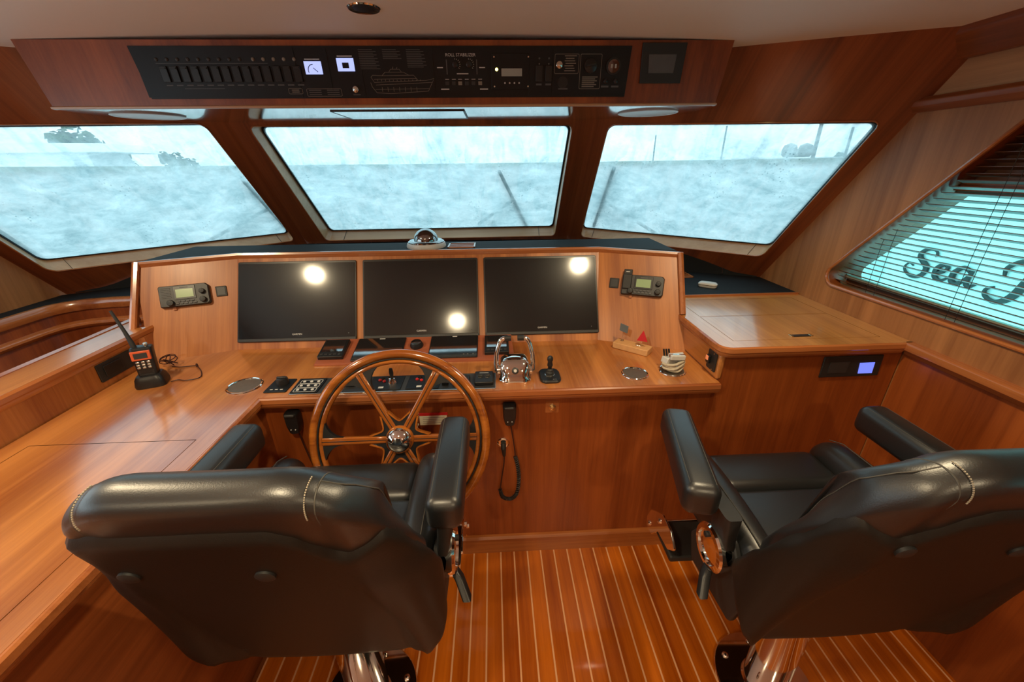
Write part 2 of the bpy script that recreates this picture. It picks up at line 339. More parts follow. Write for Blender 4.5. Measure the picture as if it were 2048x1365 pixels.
for k, nm in (('l', 'window_1'), ('c', 'window_2'), ('r', 'window_3')):
    a = rpoly(OPEN[k], .03); b = rpoly(PANE[k], [.025]*4)
    w = thing(nm, None, None, (sum(p[0] for p in PANE[k])/4, skin(sum(p[0] for p in PANE[k])/4, 1.2, .1), 1.2), kind='structure')
    fr = MB().loft([[(x, skin(x, z), z) for x, z in a], [(x, skin(x, z, .098), z) for x, z in b]], caps=False)
    fro = obj('window_frame', fr, 'reveal', w, smooth=True, world=True, auto=50)
    lip = MB()
    lip.tube([(x, skin(x, z, -.001), z) for x, z in a], .0035, 6, True)
    obj('frame_bead', lip, 'trimx', w, smooth=True, world=True)
    c = [((x-sum(p[0] for p in b)/len(b))*.988+sum(p[0] for p in b)/len(b), (z-sum(p[1] for p in b)/len(b))*.978+sum(p[1] for p in b)/len(b)) for x, z in b]
    g = MB().loft([[(x, skin(x, z, .094), z) for x, z in b], [(x, skin(x, z, .09), z) for x, z in c], [(x, skin(x, z, .108), z) for x, z in c], [(x, skin(x, z, .108), z) for x, z in b]], caps=False)
    obj('gasket', g, 'rubber', w, world=True)
    pn = MB().flat(b, fn=lambda x, z: (x, skin(x, z, .1), z)); pn.flat(b, fn=lambda x, z: (x, skin(x, z, .106), z), flip=True)
    # a single pane: inner face carries the condensation, outer face closes the edge
    pn = MB().flat(b, fn=lambda x, z: (x, skin(x, z, .1), z))
    obj('pane', pn, 'fog', w, world=True)
    (x0, z0), (x1, z1) = OPEN[k][3], OPEN[k][2]; (p0, q0), (p1, q1) = PANE[k][3], PANE[k][2]
    for t in (.075, .93):
        A = Vector((x0+(x1-x0)*t, 0, z0+(z1-z0)*t)); B = Vector((p0+(p1-p0)*t, 0, q0+(q1-q0)*t))
        A.y = skin(A.x, A.z)-.0005; B.y = skin(B.x, B.z, .09)-.0005; d = Vector((.0012, 0, 0)); up = Vector((0, 0, .0014))
        obj('frame_joint', MB().hexa([A-d, A+d, B+d, B-d], [A-d+up, A+d+up, B+d+up, B-d+up]), 'darktrim', w, world=True)
# starboard wall with the side window
SO = [(1.735, 1.098), (1.19, 1.745), (-.60, 1.745), (-.60, 1.098)]        # (y, z)
so = rpoly([(1.775, 1.095), (1.165, 1.755), (-.60, 1.755), (-.60, 1.105)], [.045, .05, .04, .04], 7)
WALLP = [(2.31, -.05), (2.31, .96), (2.034-.82*(2.1-1.185)+.11, 2.1), (YB, 2.1), (YB, -.05)]      # follows the raked windscreen
wr = MB()
wr.flat(WALLP, [so], lambda y, z: (WR, y, z))
wr.flat(WALLP, [so], lambda y, z: (WR+.16, y, z), True)
wall_right = tag(obj('wall_right', wr, 'wtan'), None, None, None, 'structure')
win4 = thing('window_4', None, None, (WR+.1, .5, 1.1), kind='structure')
obj('window_reveal', MB().loft([[(WR, y, z) for y, z in so], [(WR+.16, y, z) for y, z in so]], caps=False), 'wdy', win4, smooth=True, world=True)
obj('frame_bead', MB().tube([(WR-.003, y, z) for y, z in so], .007, 8, True), 'trimy', win4, smooth=True, world=True)
gi = rpoly([(1.800, 1.116), (1.470, 1.512), (-.56, 1.512), (-.56, 1.106)], [.04, .02, .02, .02], 6)
go = rpoly([(1.80, 1.09), (1.47, 1.545), (-.62, 1.545), (-.62, 1.085)], [.03, .02, .02, .02], 6)
sg = MB().flat(rpoly([(1.98, 1.04), (1.30, 1.80), (-.64, 1.80), (-.64, 1.04)], .02), [gi], lambda y, z: (WR+.092, y, z))
obj('inner_frame', sg, 'blind', win4, world=True)
obj('sash_frame', MB().loft([[(WR+.089, y, z) for y, z in gi], [(WR+.089, .60+(y-.60)*.982, 1.314+(z-1.314)*.93) for y, z in gi], [(WR+.104, .60+(y-.60)*.982, 1.314+(z-1.314)*.93) for y, z in gi]], caps=False), 'sage', win4, world=True)
obj('pane', MB().flat(gi, fn=lambda y, z: (WR+.102, y, z)), 'tint', win4, world=True)
# mouldings on the starboard wall
def bar_y(name, prof, y0, y1, mat, parent=None, **k):       # (x, z) profile swept along y
    return obj(name, MB().loft([[(x, y0, z) for x, z in prof], [(x, y1, z) for x, z in prof]]), mat, parent, **k)
t1 = tag(bar_y('trim_1', rpoly([(WR-.034, .972), (WR-.034, 1.0), (WR+.01, 1.0), (WR+.01, .950), (WR-.012, .950), (WR-.020, .968)], [.004, .008, 0, 0, .004, .004]), YB, 1.262, 'trimy', smooth=True, auto=30), kind='structure')
t2 = tag(bar_y('trim_2', rpoly([(WR-.026, 1.775), (WR-.030, 1.790), (WR-.016, 1.803), (WR+.01, 1.803), (WR+.01, 1.757), (WR-.010, 1.757)], [.004, .006, .004, 0, 0, .003]), YB, 1.56, 'wdy', smooth=True, auto=30), kind='structure')
t3 = tag(bar_y('trim_3', rpoly([(WR+.01, 1.895), (WR-.022, 1.895), (WR-.075, 1.955), (WR-.085, 2.02), (WR+.01, 2.02)], [0, .006, .02, 0, 0]), YB, 1.50, 'wdy', smooth=True, auto=30), kind='structure')
bar_y('frieze', [(WR-.002, 1.80), (WR-.002, 1.90), (WR+.01, 1.90), (WR+.01, 1.80)], YB, 1.56, 'wtany', t2)
obj('lower_panel', MB().box(WR-.004, WR, YB, 1.27, 0, .955), 'wdz', wall_right)
# port wall and the wall behind the camera
wl = MB(); po = [(y, z) for y, z in so]
for X_, fl_ in ((WLX, True), (WLX-.12, False)): wl.flat(WALLP, [po], lambda y, z: (X_, y, z), fl_)
tag(obj('wall_left', wl, 'wtan'), kind='structure')
added_win = thing('added_window', None, None, (WLX-.1, .5, 1.1), kind='structure')  # unseen window, added to let daylight onto the ceiling
obj('window_reveal', MB().loft([[(WLX, y, z) for y, z in po], [(WLX-.12, y, z) for y, z in po]], caps=False), 'wdy', added_win, smooth=True, world=True)
obj('pane', MB().flat(po, fn=lambda y, z: (WLX-.08, y, z)), 'added_glass', added_win, world=True)
tag(obj('wall_back', MB().box(WLX, WR, YB-.05, YB, -.05, 2.1), 'ceil'), kind='structure')  # unseen wall, given a pale finish to bounce lamp light

# ceiling downlights: chrome rim, lit lens, lamp
def downlight(x, y, label, lit=True):
    z = ceil_z(x)
    t = thing('ceiling_downlight', label, 'downlight', (x, y, z), group='ceiling downlights')
    obj('rim', MB().lathe([(.030, -.0005), (.043, -.004), (.046, -.001), (.046, .004), (.030, .004)], n=28), 'chrome', t, smooth=True)
    obj('lens', MB().lathe([(.0305, .002), (.0305, -.0022), (.018, -.004), (.001, -.0045)], n=28), M['lamp'] if lit else 'greyp', t, smooth=True)
    if lit:
        l = bpy.data.lights.new('downlight_lamp', 'SPOT'); l.energy = LAMP_W; l.color = (1.0, .80, .50); l.shadow_soft_size = .04; l.spot_size = R(150); l.spot_blend = .55
        lo = bpy.data.objects.new('lamp', l); COL.objects.link(lo); lo.parent = t; lo.location = (0, 0, -.03)
M['lamp'] = pmat('lit_lamp_lens', (1, .9, .6), .3, emit=(1.0, .76, .30), es=14)
DLAB = ['lit ceiling downlight above the port worktop', 'lit ceiling downlight above the starboard chair', 'lit ceiling downlight on the centreline behind the chairs',
        'added unseen downlight at the port side behind the chairs', 'added unseen downlight at the starboard side behind the chairs', 'added unseen downlight farthest aft']
for (x, y), lb in zip(LAMP_SPOTS, DLAB): downlight(x, y, lb)
downlight(-.348, 1.432, 'small unlit chrome downlight in the ceiling before the overhead console', False)

# ------------------------------------------------------------------ outside
water = tag(obj('harbour_water', MB().box(-80, 80, 6, 140, -2.2, -2.0), 'water'), 'grey harbour water beyond the windscreen', 'water', kind='stuff')
bw = thing('bow_bulwark', 'white bow bulwark with a capping rail beyond the fogged windscreen', 'bulwark', (XC, 4.4, .3))
arc = lambda t, o=0: (XC+(2.85+o)*math.sin(t), 2.2+(2.2+o)*math.cos(t))
ts = [R(-85+170*i/32) for i in range(33)]
obj('bulwark_wall', MB().loft([[(*arc(t), .3), (*arc(t, .08), .3), (*arc(t, .08), 1.60), (*arc(t), 1.60)] for t in ts]), 'gel', bw, world=True, smooth=True)
obj('capping_rail', MB().loft([[(*arc(t, -.04), 1.60), (*arc(t, .12), 1.60), (*arc(t, .12), 1.63), (*arc(t, -.04), 1.63)] for t in ts]), 'sage', bw, world=True, smooth=True)
obj('side_deck', MB().box(-3.6, 2.9, 2.95, 4.6, .2, .3), 'gel', bw, world=True)
def wiper(name, A, B, C_, label):
    t = thing('windscreen_wiper', label, 'wiper', (B[0], skin(B[0], B[1], .15), B[1]), group='windscreen wipers')
    pt = lambda p, o: Vector((p[0], skin(p[0], p[1], o), p[1]))
    a, b = pt(A, .125), pt(B, .125)
    obj('blade', MB().tube([a, b], .0105, 6), 'greyp', t, world=True)
    obj('arm', MB().tube([pt(((A[0]+B[0])/2, (A[1]+B[1])/2), .17), pt(C_, .185)], .010, 6), 'greyp', t, world=True)
wiper('w', (.042, 1.575), (.222, 1.235), (-.10, 1.24), 'windscreen wiper resting on the centre pane')
wiper('w', (.672, 1.585), (.655, 1.235), (1.02, 1.20), 'windscreen wiper resting on the starboard pane')
wiper('w', (-1.36, 1.55), (-1.315, 1.225), (-1.75, 1.19), 'windscreen wiper resting on the port pane')
def tree(x, y, r, h, label, seed):
    rnd = random.Random(seed); t = thing('tree', label, 'tree', (x, y, -2), group='trees on the far shore')
    obj('trunk', MB().tube([(0, 0, 0), (.1, 0, h*.5), (0, 0, h*.8)], [.25, .18, .08], 8), 'bark', t)
    m = MB()
    for i in range(150):
        a = rnd.uniform(0, 6.28); q = rnd.random()**.5*r; zz = h*(.42+.55*rnd.random())*(1-.25*(q/r)**2); s = r*rnd.uniform(.13, .24)
        c = Vector((q*math.cos(a), q*math.sin(a), zz))
        for k in range(14):
            d = Vector((rnd.gauss(0, 1), rnd.gauss(0, 1), rnd.gauss(0, 1))).normalized(); e = d.orthogonal().normalized(); f = d.cross(e); o = c+d*s*rnd.uniform(.6, 1); q2 = s*.55
            m.add([o+e*q2, o+f*q2, o-e*q2, o-f*q2*.6+d*q2*.4], [(0, 1, 2, 3)])
    obj('foliage', m, 'leaf', t)
tree(-17.6, 20, 1.5, 5.4, 'rounded green tree above the white boat roof in the port pane', 1)
tree(-14.6, 21, 1.0, 4.6, 'lower green tree nearer the window post in the port pane', 2)
tree(14.6, 20.5, 1.2, 4.1, 'green tree behind the masts in the starboard pane', 3)
tree(17.2, 20.5, 1.3, 4.3, 'green tree at the right edge of the starboard pane', 4)
nb = thing('moored_boat', 'white cabin roof of a moored boat in the port pane', 'boat', (-13, 12, -2))
obj('hull', MB().loft([[(-20, 11.5, -2), (-9.6, 11.5, -2), (-9.9, 14, -2), (-20, 14, -2)], [(-20, 11.2, .3), (-8.6, 11.2, .3), (-9.4, 14, .3), (-20, 14, .3)]]), 'gel', nb, world=True)
obj('cabin', MB().loft([[(-19, 11.8, .3), (-10.0, 11.8, .3), (-10.0, 13.6, .3), (-19, 13.6, .3)], [(-19, 12.1, 2.05), (-10.6, 12.1, 2.05), (-10.6, 13.4, 2.05), (-19, 13.4, 2.05)]]), 'gel', nb, world=True)
obj('roof', MB().loft([[(-19, 11.9, 2.05), (-9.7, 11.9, 2.05), (-10, 13.9, 2.05), (-19, 13.9, 2.05)], [(-19, 12, 2.36), (-10.1, 12, 2.26), (-10.2, 13.8, 2.26), (-19, 13.8, 2.36)]]), 'gel', nb, world=True)
def mast(x, y, h, label, r=.05):
    t = thing('mast', label, 'mast', (x, y, -2), group='masts beyond the windscreen')
    obj('pole', MB().tube([(0, 0, 0), (0, 0, h)], [r, r*.6], 8), 'greyp', t); obj('spreader', MB().box(-.25, .25, -.02, .02, h*.7, h*.7+.03), 'greyp', t)
mast(8.68, 11.5, 5.0, 'tall pale mast in the top right of the starboard pane', .07)
mast(9.57, 11.5, 4.45, 'shorter mast by the tree in the starboard pane')
mast(6.15, 11.5, 4.5, 'mast at the middle of the starboard pane', .035)
mast(4.30, 11.5, 4.3, 'thin mast at the left of the starboard pane', .03)
rb = thing('radar_boat', 'white boat top with two radar domes in the starboard pane', 'boat', (8.9, 13.5, -2))
obj('hull', MB().loft([[(6, 12.9, -2), (13, 12.9, -2), (13, 15, -2), (6, 15, -2)], [(5.6, 12.4, .6), (14, 12.4, .6), (14, 15, .6), (5.6, 15, .6)]]), 'gel', rb, world=True)
obj('hardtop', MB().box(7.6, 10.6, 12.4, 13.6, 1.55, 1.75), 'gel', rb, world=True)
for x in (7.9, 10.3): obj('pillar', MB().box(x-.05, x+.05, 12.5, 12.6, .6, 1.55), 'gel', rb, world=True)
for x in (8.75, 9.23): obj('radar_dome', MB().lathe([(.12, 0), (.19, .06), (.2, .2), (.16, .32), (.01, .38)], (x, 12.6, 1.75), n=20), 'greyp', rb, smooth=True, world=True)
# the yacht lying alongside, its name in script on the side
YX = 4.2; YK = YX/2.62
ya = thing('yacht_alongside', 'white yacht side with dark script lettering seen through the side window', 'yacht', (YX, 1, -2))
obj('hull_side', MB().box(YX, YX+.3, -5, 4.62, -2, 2.4), 'gel', ya, world=True)
def stroke(pts, n=8):                                   # Catmull-Rom through (s, z, radius)
    out = []; P = [pts[0]]+pts+[pts[-1]]
    for i in range(1, len(P)-2):
        for k in range(n):
            t = k/n; out.append(tuple(.5*(2*P[i][c]+(P[i+1][c]-P[i-1][c])*t+(2*P[i-1][c]-5*P[i][c]+4*P[i+1][c]-P[i+2][c])*t*t+(3*P[i][c]-P[i-1][c]-3*P[i+1][c]+P[i+2][c])*t**3) for c in range(3)))
    return out+[tuple(pts[-1])]
def script_letter(name, strokes, y0, z0, sc):
    m = MB()
    for s in strokes:
        q = stroke([(a, b, c) for a, b, c in s]); m.tube([(YX-.02, (y0-a*sc)*YK, 1.6+(z0+b*sc-1.6)*YK) for a, b, c in q], [max(c, .012)*sc*YK for a, b, c in q], 8)
    obj(name, m, 'greyp', ya, smooth=True, world=True)
W_ = lambda pts: [(a, b, c) for a, b, c in pts]
S_ = [[(.92, .80, .05), (.86, .98, .04), (.62, 1.02, .05), (.40, .90, .07), (.38, .70, .08), (.56, .55, .09), (.72, .38, .09), (.66, .12, .08), (.40, -.02, .06), (.10, .06, .05), (-.04, .24, .04), (.08, .42, .03), (.26, .36, .03)]]
E_ = [[(0, .22, .03), (.22, .28, .05), (.34, .42, .05), (.22, .50, .05), (.06, .36, .07), (.08, .12, .07), (.26, .04, .05), (.46, .18, .03)]]
A_ = [[(.42, .44, .06), (.22, .50, .06), (.04, .32, .07), (.06, .08, .07), (.24, .06, .06), (.42, .30, .05), (.46, .48, .05), (.42, .14, .06), (.52, .04, .05), (.68, .16, .03)]]
J_ = [[(.20, .55, .03), (.18, .78, .05), (.42, .98, .06), (.82, 1.0, .07), (1.12, .92, .04)], [(.72, .98, .07), (.66, .60, .09), (.52, .16, .09), (.26, -.06, .06), (.0, .02, .05), (-.05, .18, .04), (.10, .28, .03)]]
script_letter('letter_S', S_, 2.395, .945, .17)
script_letter('letter_e', E_, 2.225, .950, .20)
script_letter('letter_a', A_, 2.125, .955, .20)
script_letter('letter_J', J_, 1.93, .935, .21)
script_letter('letter_u', [[(0, .46, .05), (.04, .12, .06), (.2, .04, .06), (.4, .3, .05), (.42, .5, .05), (.42, .12, .06), (.6, .08, .03)]], 1.66, .955, .20)

# ------------------------------------------------------------------ blind in the side window
bl = thing('venetian_blind', 'dark wooden venetian blind with open slats in the side window', 'blind', (WR+.045, .6, 1.1))
def so_front(z):                                       # front edge of the opening at height z
    return 1.745-(z-1.115)*(1.745-1.20)/(1.735-1.115)
z = 1.112; k = 0
while z < 1.74:
    y1 = so_front(z)-.012+(.0 if z > 1.14 else -.02); tl = R(-21)
    dx = .0125*math.cos(tl); dz = .0125*math.sin(tl); xc = WR+.045; h = .0011
    obj('slat', MB().hexa([(xc-dx, -.57, z-dz-h), (xc+dx, -.57, z+dz-h), (xc+dx, y1, z+dz-h), (xc-dx, y1, z-dz-h)],
                          [(xc-dx, -.57, z-dz+h), (xc+dx, -.57, z+dz+h), (xc+dx, y1, z+dz+h), (xc-dx, y1, z-dz+h)]), 'blind', bl, world=True)
    z += .0203; k += 1
for y in (1.54, 1.50, 1.22, 1.19, .7, .67):
    zt = min(1.74, 1.115+(1.745-y)/(1.745-1.20)*.62-.03)
    obj('ladder_cord', MB().tube([(WR+.033, y, 1.10), (WR+.0325, y+.002, 1.3), (WR+.033, y, zt)], .0009, 5), 'blackm', bl, world=True)
obj('head_rail', MB().box(WR+.02, WR+.07, -.58, 1.155, 1.735, 1.752), 'blind', bl, world=True)
obj('middle_rail', MB().box(WR+.07, WR+.088, -.58, 1.42, 1.508, 1.536), 'wdy', bl, world=True)
# ------------------------------------------------------------------ built-in joinery
def sweep(path, prof, closed=False):
    """sweep a (outward, z) profile along a plan path; outward is to the right of travel"""
    P = [Vector(p) for p in path]; n = len(P); rings = []
    for i in range(n):
        d0 = (P[i]-P[i-1]).normalized() if (i > 0 or closed) else (P[1]-P[0]).normalized()
        d1 = (P[(i+1) % n]-P[i]).normalized() if (i < n-1 or closed) else d0
        n0 = Vector((d0.y, -d0.x)); n1 = Vector((d1.y, -d1.x)); m = (n0+n1).normalized(); s = 1/max(.3, m.dot(n0))
        rings.append([(P[i].x+m.x*o*s, P[i].y+m.y*o*s, z) for o, z in prof])
    if closed: rings.append(rings[0])
    return MB().loft(rings, caps=not closed)
def bar3(A, B, s, w, t, h):        # bar from A to B, w along s, h along t
    A, B, s, t = map(Vector, (A, B, s, t)); s = s.normalized()*w; t = t.normalized()*h
    return MB().hexa([A, A+s, A+s+t, A+t], [B, B+s, B+s+t, B+t])
ZW = .86
# worktop: one L-shaped slab
WTOP = [(-.845, -1.6), (-.845, 1.252), (.818, 1.252), (.818, 1.532), (.466, 1.676), (-1.159, 1.68), (-1.452, 1.573), (-1.452, -1.6)]
wt = thing('helm_worktop', 'glossy cherry wood worktop running along the port side and under the displays', 'worktop', (-.3, 1.4, .82))
hat = [(-1.385, -.2), (-.905, -.2), (-.905, 1.022), (-1.385, 1.022)]
wm = MB().flat(WTOP, [hat], lambda x, y: (x, y, ZW))
wm.loft([[(x, y, ZW) for x, y in WTOP], [(x, y, ZW-.03) for x, y in WTOP]], caps=False).flat(WTOP, fn=lambda x, y: (x, y, ZW-.03), flip=True)
obj('slab', wm, 'wy', wt, world=True)
obj('hatch_groove', MB().box(-1.386, -.904, -.201, 1.023, ZW-.012, ZW-.004), 'darktrim', wt, world=True)
obj('hatch_lid', MB().box(-1.3828, -.9072, -.198, 1.0198, ZW-.01, ZW), 'wy', wt, world=True)
NOSE = [(-.004, ZW-.001), (.006, ZW), (.012, ZW-.004), (.013, ZW-.020), (.008, ZW-.026), (.008, ZW-.032), (.002, ZW-.042), (-.02, ZW-.042), (-.02, ZW-.001)]
obj('edge_moulding', sweep([(-.845, -1.6), (-.845, 1.252), (.818, 1.252)], NOSE), 'trimx', wt, world=True, smooth=True, auto=30)
# console under it
hc = thing('helm_console', 'cherry wood helm console with upright display panel and two angled wings', 'console', (XC, 1.5, 0))
obj('front_panel', MB().box(-.868, .84, 1.298, 1.33, .0, ZW-.032), 'wdz', hc, world=True)
obj('kick_board', MB().loft([[(x, 1.276, 0), (x, 1.299, 0), (x, 1.299, .088), (x, 1.286, .088), (x, 1.278, .078)] for x in (-.866, .84)]), 'wx', hc, world=True)
obj('side_panel', MB().box(-.90, -.868, -1.6, 1.30, 0, ZW-.032), 'wdy', hc, world=True)
JL0, JR0 = Vector((-1.159, 1.68, .86)), Vector((.466, 1.676, .86))
JL1, JR1 = Vector((-1.161, 1.876, 1.249)), Vector((.491, 1.874, 1.246))
OL1, OR1 = Vector((-1.512, 1.745, 1.243)), Vector((.828, 1.733, 1.241))
OL0, OR0 = Vector((-1.455, 1.572, .86)), Vector((.818, 1.531, .86))
OLm, ORm = Vector((-1.512, 1.607, .985)), Vector((.822, 1.605, 1.0))
nS = Vector((0, -math.cos(R(27)), math.sin(R(27))))
FS = frame((XC, 1.678, .86), (1, 0, 0), (0, math.sin(R(27)), math.cos(R(27))))
FWR = frame(JR0, OR0-JR0, JR1-JR0); FWL = frame(OL0, JL0-OL0, JL1-JL0)
def slab(pts, n, t):
    n = Vector(n).normalized()*t
    return MB().loft([[p for p in pts], [p-n for p in pts]])
obj('display_panel', slab([JL0, JR0, JR1, JL1], nS, .02), 'wpanel', hc, world=True)
obj('wing_panel', slab([JR0, OR0, OR1, JR1], FWR.col[2].xyz, .02), 'wpanel', hc, world=True)
obj('wing_panel', slab([OL0, JL0, JL1, OL1], FWL.col[2].xyz, .02), 'wpanel', hc, world=True)
up = Vector((0, 0, 1))
top = MB()
ringp = [OL1+Vector((-.004, 0, 0)), JL1, JR1, OR1+Vector((.004, 0, 0))]
def mould(p, n): return [p+n*.012-up*.026, p+n*.018-up*.012, p+n*.014-up*.002, p+n*.004+up*.003, p-n*.030+up*.003, p-n*.030-up*.02]
nL = Vector(FWL.col[2].xyz); nR = Vector(FWR.col[2].xyz)
top.loft([mould(ringp[0], nL), mould(ringp[1], (nL+nS).normalized()), mould(ringp[2], (nR+nS).normalized()), mould(ringp[3], nR)])
obj('top_moulding', top, 'trimx', hc, world=True, smooth=True, auto=30)
for A, B, n, s in ((OR1, ORm, nR, -1), (OL1, OLm, nL, 1)):
    e = Vector((s, 0, 0)); rg = lambda p: [p+e*.022+n*.002, p+e*.018+n*.011, p+e*.006+n*.016, p-e*.004+n*.012, p-e*.006-n*.03, p+e*.02-n*.02]
    obj('edge_moulding', MB().loft([rg(A), rg(B)]), 'trimz', hc, world=True, smooth=True, auto=30)
obj('body', MB().loft([[(-1.51, 1.63, .87), (-1.17, 1.76, .87), (.49, 1.76, .87), (.825, 1.63, .87), (.825, 2.12, .87), (-1.51, 2.12, .87)],
                       [(-1.51, 1.775, 1.236), (-1.17, 1.905, 1.236), (.495, 1.905, 1.236), (.825, 1.765, 1.236), (.825, 2.12, 1.236), (-1.51, 2.12, 1.236)]]), 'wdz', hc, world=True)
obj('shelf_top', MB().loft([[(-1.505, 1.775, z), (-1.165, 1.905, z), (.49, 1.905, z), (.82, 1.765, z), (.82, 2.115, z), (-1.505, 2.115, z)] for z in (1.236, 1.2455)]), 'dash', hc, world=True, bevel=.003)
obj('panel_seam', MB().loft([[JL0+nS*.0006+Vector((0, 0, 0)), JL0+nS*.0006+Vector((.003, 0, 0)), JL0+nS*-.001], [JL1+nS*.0006, JL1+nS*.0006+Vector((.003, 0, 0)), JL1+nS*-.001]]), 'trimz', hc, world=True)
obj('panel_seam', MB().loft([[JR0+nS*.0006, JR0+nS*.0006-Vector((.003, 0, 0)), JR0+nS*-.001], [JR1+nS*.0006, JR1+nS*.0006-Vector((.003, 0, 0)), JR1+nS*-.001]]), 'trimz', hc, world=True)
# starboard cabinet
ca = thing('storage_cabinet', 'raised cherry wood cabinet with a lidded top beside the right wall', 'cabinet', (1.16, 1.55, 0))
obj('front_panel', MB().box(.822, WR-.005, 1.275, 1.30, 0, .962), 'wdz', ca, world=True)
obj('side_panel', MB().box(.812, .835, 1.272, 1.78, ZW+.001, .962), 'wy', ca, world=True, bevel=.008)
l1 = [(.872, 1.575), (1.435, 1.575), (1.435, 1.80), (.872, 1.80)]; l2 = [(.872, 1.312), (1.435, 1.312), (1.435, 1.570), (.872, 1.570)]
ct = rpoly([(.806, 1.256), (WR-.002, 1.256), (WR-.002, 1.848), (.806, 1.848)], [.035, 0, 0, 0])
tm = MB().flat(ct, [l1, l2], lambda x, y: (x, y, 1.0)); tm.loft([[(x, y, 1.0) for x, y in ct], [(x, y, .965) for x, y in ct]], caps=False).flat(ct, fn=lambda x, y: (x, y, .965), flip=True)
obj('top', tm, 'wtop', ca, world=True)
obj('lid_groove', MB().box(.868, 1.439, 1.308, 1.804, .985, .993), 'darktrim', ca, world=True)
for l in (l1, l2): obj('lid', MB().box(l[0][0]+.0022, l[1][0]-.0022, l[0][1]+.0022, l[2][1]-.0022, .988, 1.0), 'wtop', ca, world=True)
NOSE2 = [(o, z+.14) for o, z in NOSE]
obj('edge_moulding', sweep([(.810, 1.64)]+rpoly([(.810, 1.40), (.810, 1.260), (1.2, 1.260)], [0, .035, 0], 6)[1:-1]+[(WR-.03, 1.260)], NOSE2), 'trimx', ca, world=True, smooth=True, auto=30)
obj('lid_latch', MB().prism(rrect(1.112, 1.190, 1.333, 1.352, .004), .9995, 1.0022), 'darktrim', ca, world=True, bevel=.001)
for x in (1.113, 1.189): obj('latch_end', MB().prism(rrect(x-.005, x+.005, 1.332, 1.353, .003), .9995, 1.003), 'gold', ca, world=True, bevel=.001)
# dashboard under the windscreen
da = thing('dashboard', 'black leather dashboard below the windscreen', 'dashboard', (XC, 2.3, .9))
port = [(-1.50, 2.06), (-1.70, 2.062), (-1.857, 2.055), (-1.96, 2.045), (-2.06, 2.02), (-2.115, 1.98), (-2.146, 1.935), (-2.158, 1.86), (-2.162, 1.73), (-2.165, 1.2), (-2.165, YB+.01)]
dp = [(.828, 1.853), (WR-.002, 1.853), (WR-.004, 2.17), (.49, 2.79), (-1.22, 2.79), (WLX+.004, 2.125), (WLX+.004, YB+.01)]+port[::-1]+[(-1.50, 2.10), (.828, 2.10)]
obj('dash_top', MB().loft([[(x, y, z) for x, y in dp] for z in (.972, 1.006)]), 'dash', da, world=True)
obj('front_strip', MB().box(.828, WR-.002, 1.848, 1.857, .99, 1.0095), 'trimx', da, world=True, bevel=.002)
def lin(tab, d):
    for (p, q), (r_, t) in zip(tab[:-1], tab[1:]):
        if d <= r_: return q+(t-q)*max(0, d-p)/(r_-p)
    return tab[-1][1]
def rtop(x): return lin([(0, 1.155), (.75, 1.150), (1.16, 1.148), (1.30, 1.143), (1.44, 1.128), (1.60, 1.078), (1.75, 1.022), (1.86, 1.010), (2, 1.009)], abs(x-XC))
def foot(x): return min(2.47, skin(x, 1.006)-lin([(0, .30), (1.0, .22), (1.30, .13), (1.55, .075), (1.76, .03), (1.86, .008), (2, .006)], abs(x-XC)))
cuts = [-2.235, -1.85, -1.50, -1.16, -.80, .06, .48, .74, 1.08, 1.33, 1.495]
for a, b in zip(cuts[:-1], cuts[1:]):
    a += .0015; b -= .0015
    obj('riser_panel', MB().grid(lambda u, v: (a+(b-a)*u, foot(a+(b-a)*u)*(1-v)+(skin(a+(b-a)*u, rtop(a+(b-a)*u))-.003)*v, 1.006*(1-v)+rtop(a+(b-a)*u)*v+.012*math.sin(v*math.pi)*min(1, abs(rtop(a+(b-a)*u)-1.006)*8)), 8, 6), 'dash', da, world=True, smooth=True)
# curved stairwell coaming on the port side
co = thing('stairwell_coaming', 'curved dark wood coaming with two rounded mouldings on the port side', 'coaming', (-1.95, 1.9, .3))
obj('curved_panel', sweep(port[::-1], [(0, .3), (0, .972), (-.012, .972), (-.012, .3)]), 'wdz', co, world=True, smooth=True)
obj('upper_moulding', sweep(port[::-1], [(-.012, .958), (.012, .962), (.020, .980), (.018, .996), (.008, 1.010), (-.012, 1.010)]), 'trimy', co, world=True, smooth=True, auto=35)
obj('lower_moulding', sweep(port[::-1], [(-.004, .868), (.012, .874), (.022, .888), (.020, .898), (.008, .908), (-.004, .910)]), 'trimy', co, world=True, smooth=True, auto=35)
obj('stair_floor', MB().box(WLX+.004, -1.62, YB+.01, 2.3, .22, .3), 'wdy', co, world=True)
# port ledge between the worktop and the stairwell
le = thing('low_bulkhead', 'low wooden bulkhead with a glossy flat cap along the port worktop', 'bulkhead', (-1.53, .5, .86))
obj('panel', MB().box(-1.59, -1.457, YB+.3, 1.60, .3, .974), 'wz', le, world=True)
capp = [(-1.452, YB+.3), (-1.452, 1.648), (-1.513, 1.612), (-1.618, 1.80), (-1.618, YB+.3)]
obj('cap', MB().loft([[(x, y, z) for x, y in [(-1.456, YB+.3), (-1.456, 1.632), (-1.513, 1.608), (-1.60, 1.74), (-1.60, YB+.3)]] for z in (.975, 1.0)]), 'wy', le, world=True)
obj('inner_moulding', sweep([(-1.458, YB+.3), (-1.458, 1.652)], [(o*.8, z) for o, z in [(-.004, .999), (.010, 1.001), (.017, .993), (.016, .978), (.010, .972), (.010, .966), (.004, .956), (-.01, .956)]]), 'trimy', le, world=True, smooth=True, auto=30)
obj('outer_moulding', sweep([(-1.598, 1.75), (-1.598, YB+.3)], [(-.016, .99), (-.016, 1.003), (.002, 1.006), (.012, 1.0), (.014, .982), (.004, .965), (-.01, .965)]), 'trimy', le, world=True, smooth=True, auto=30)
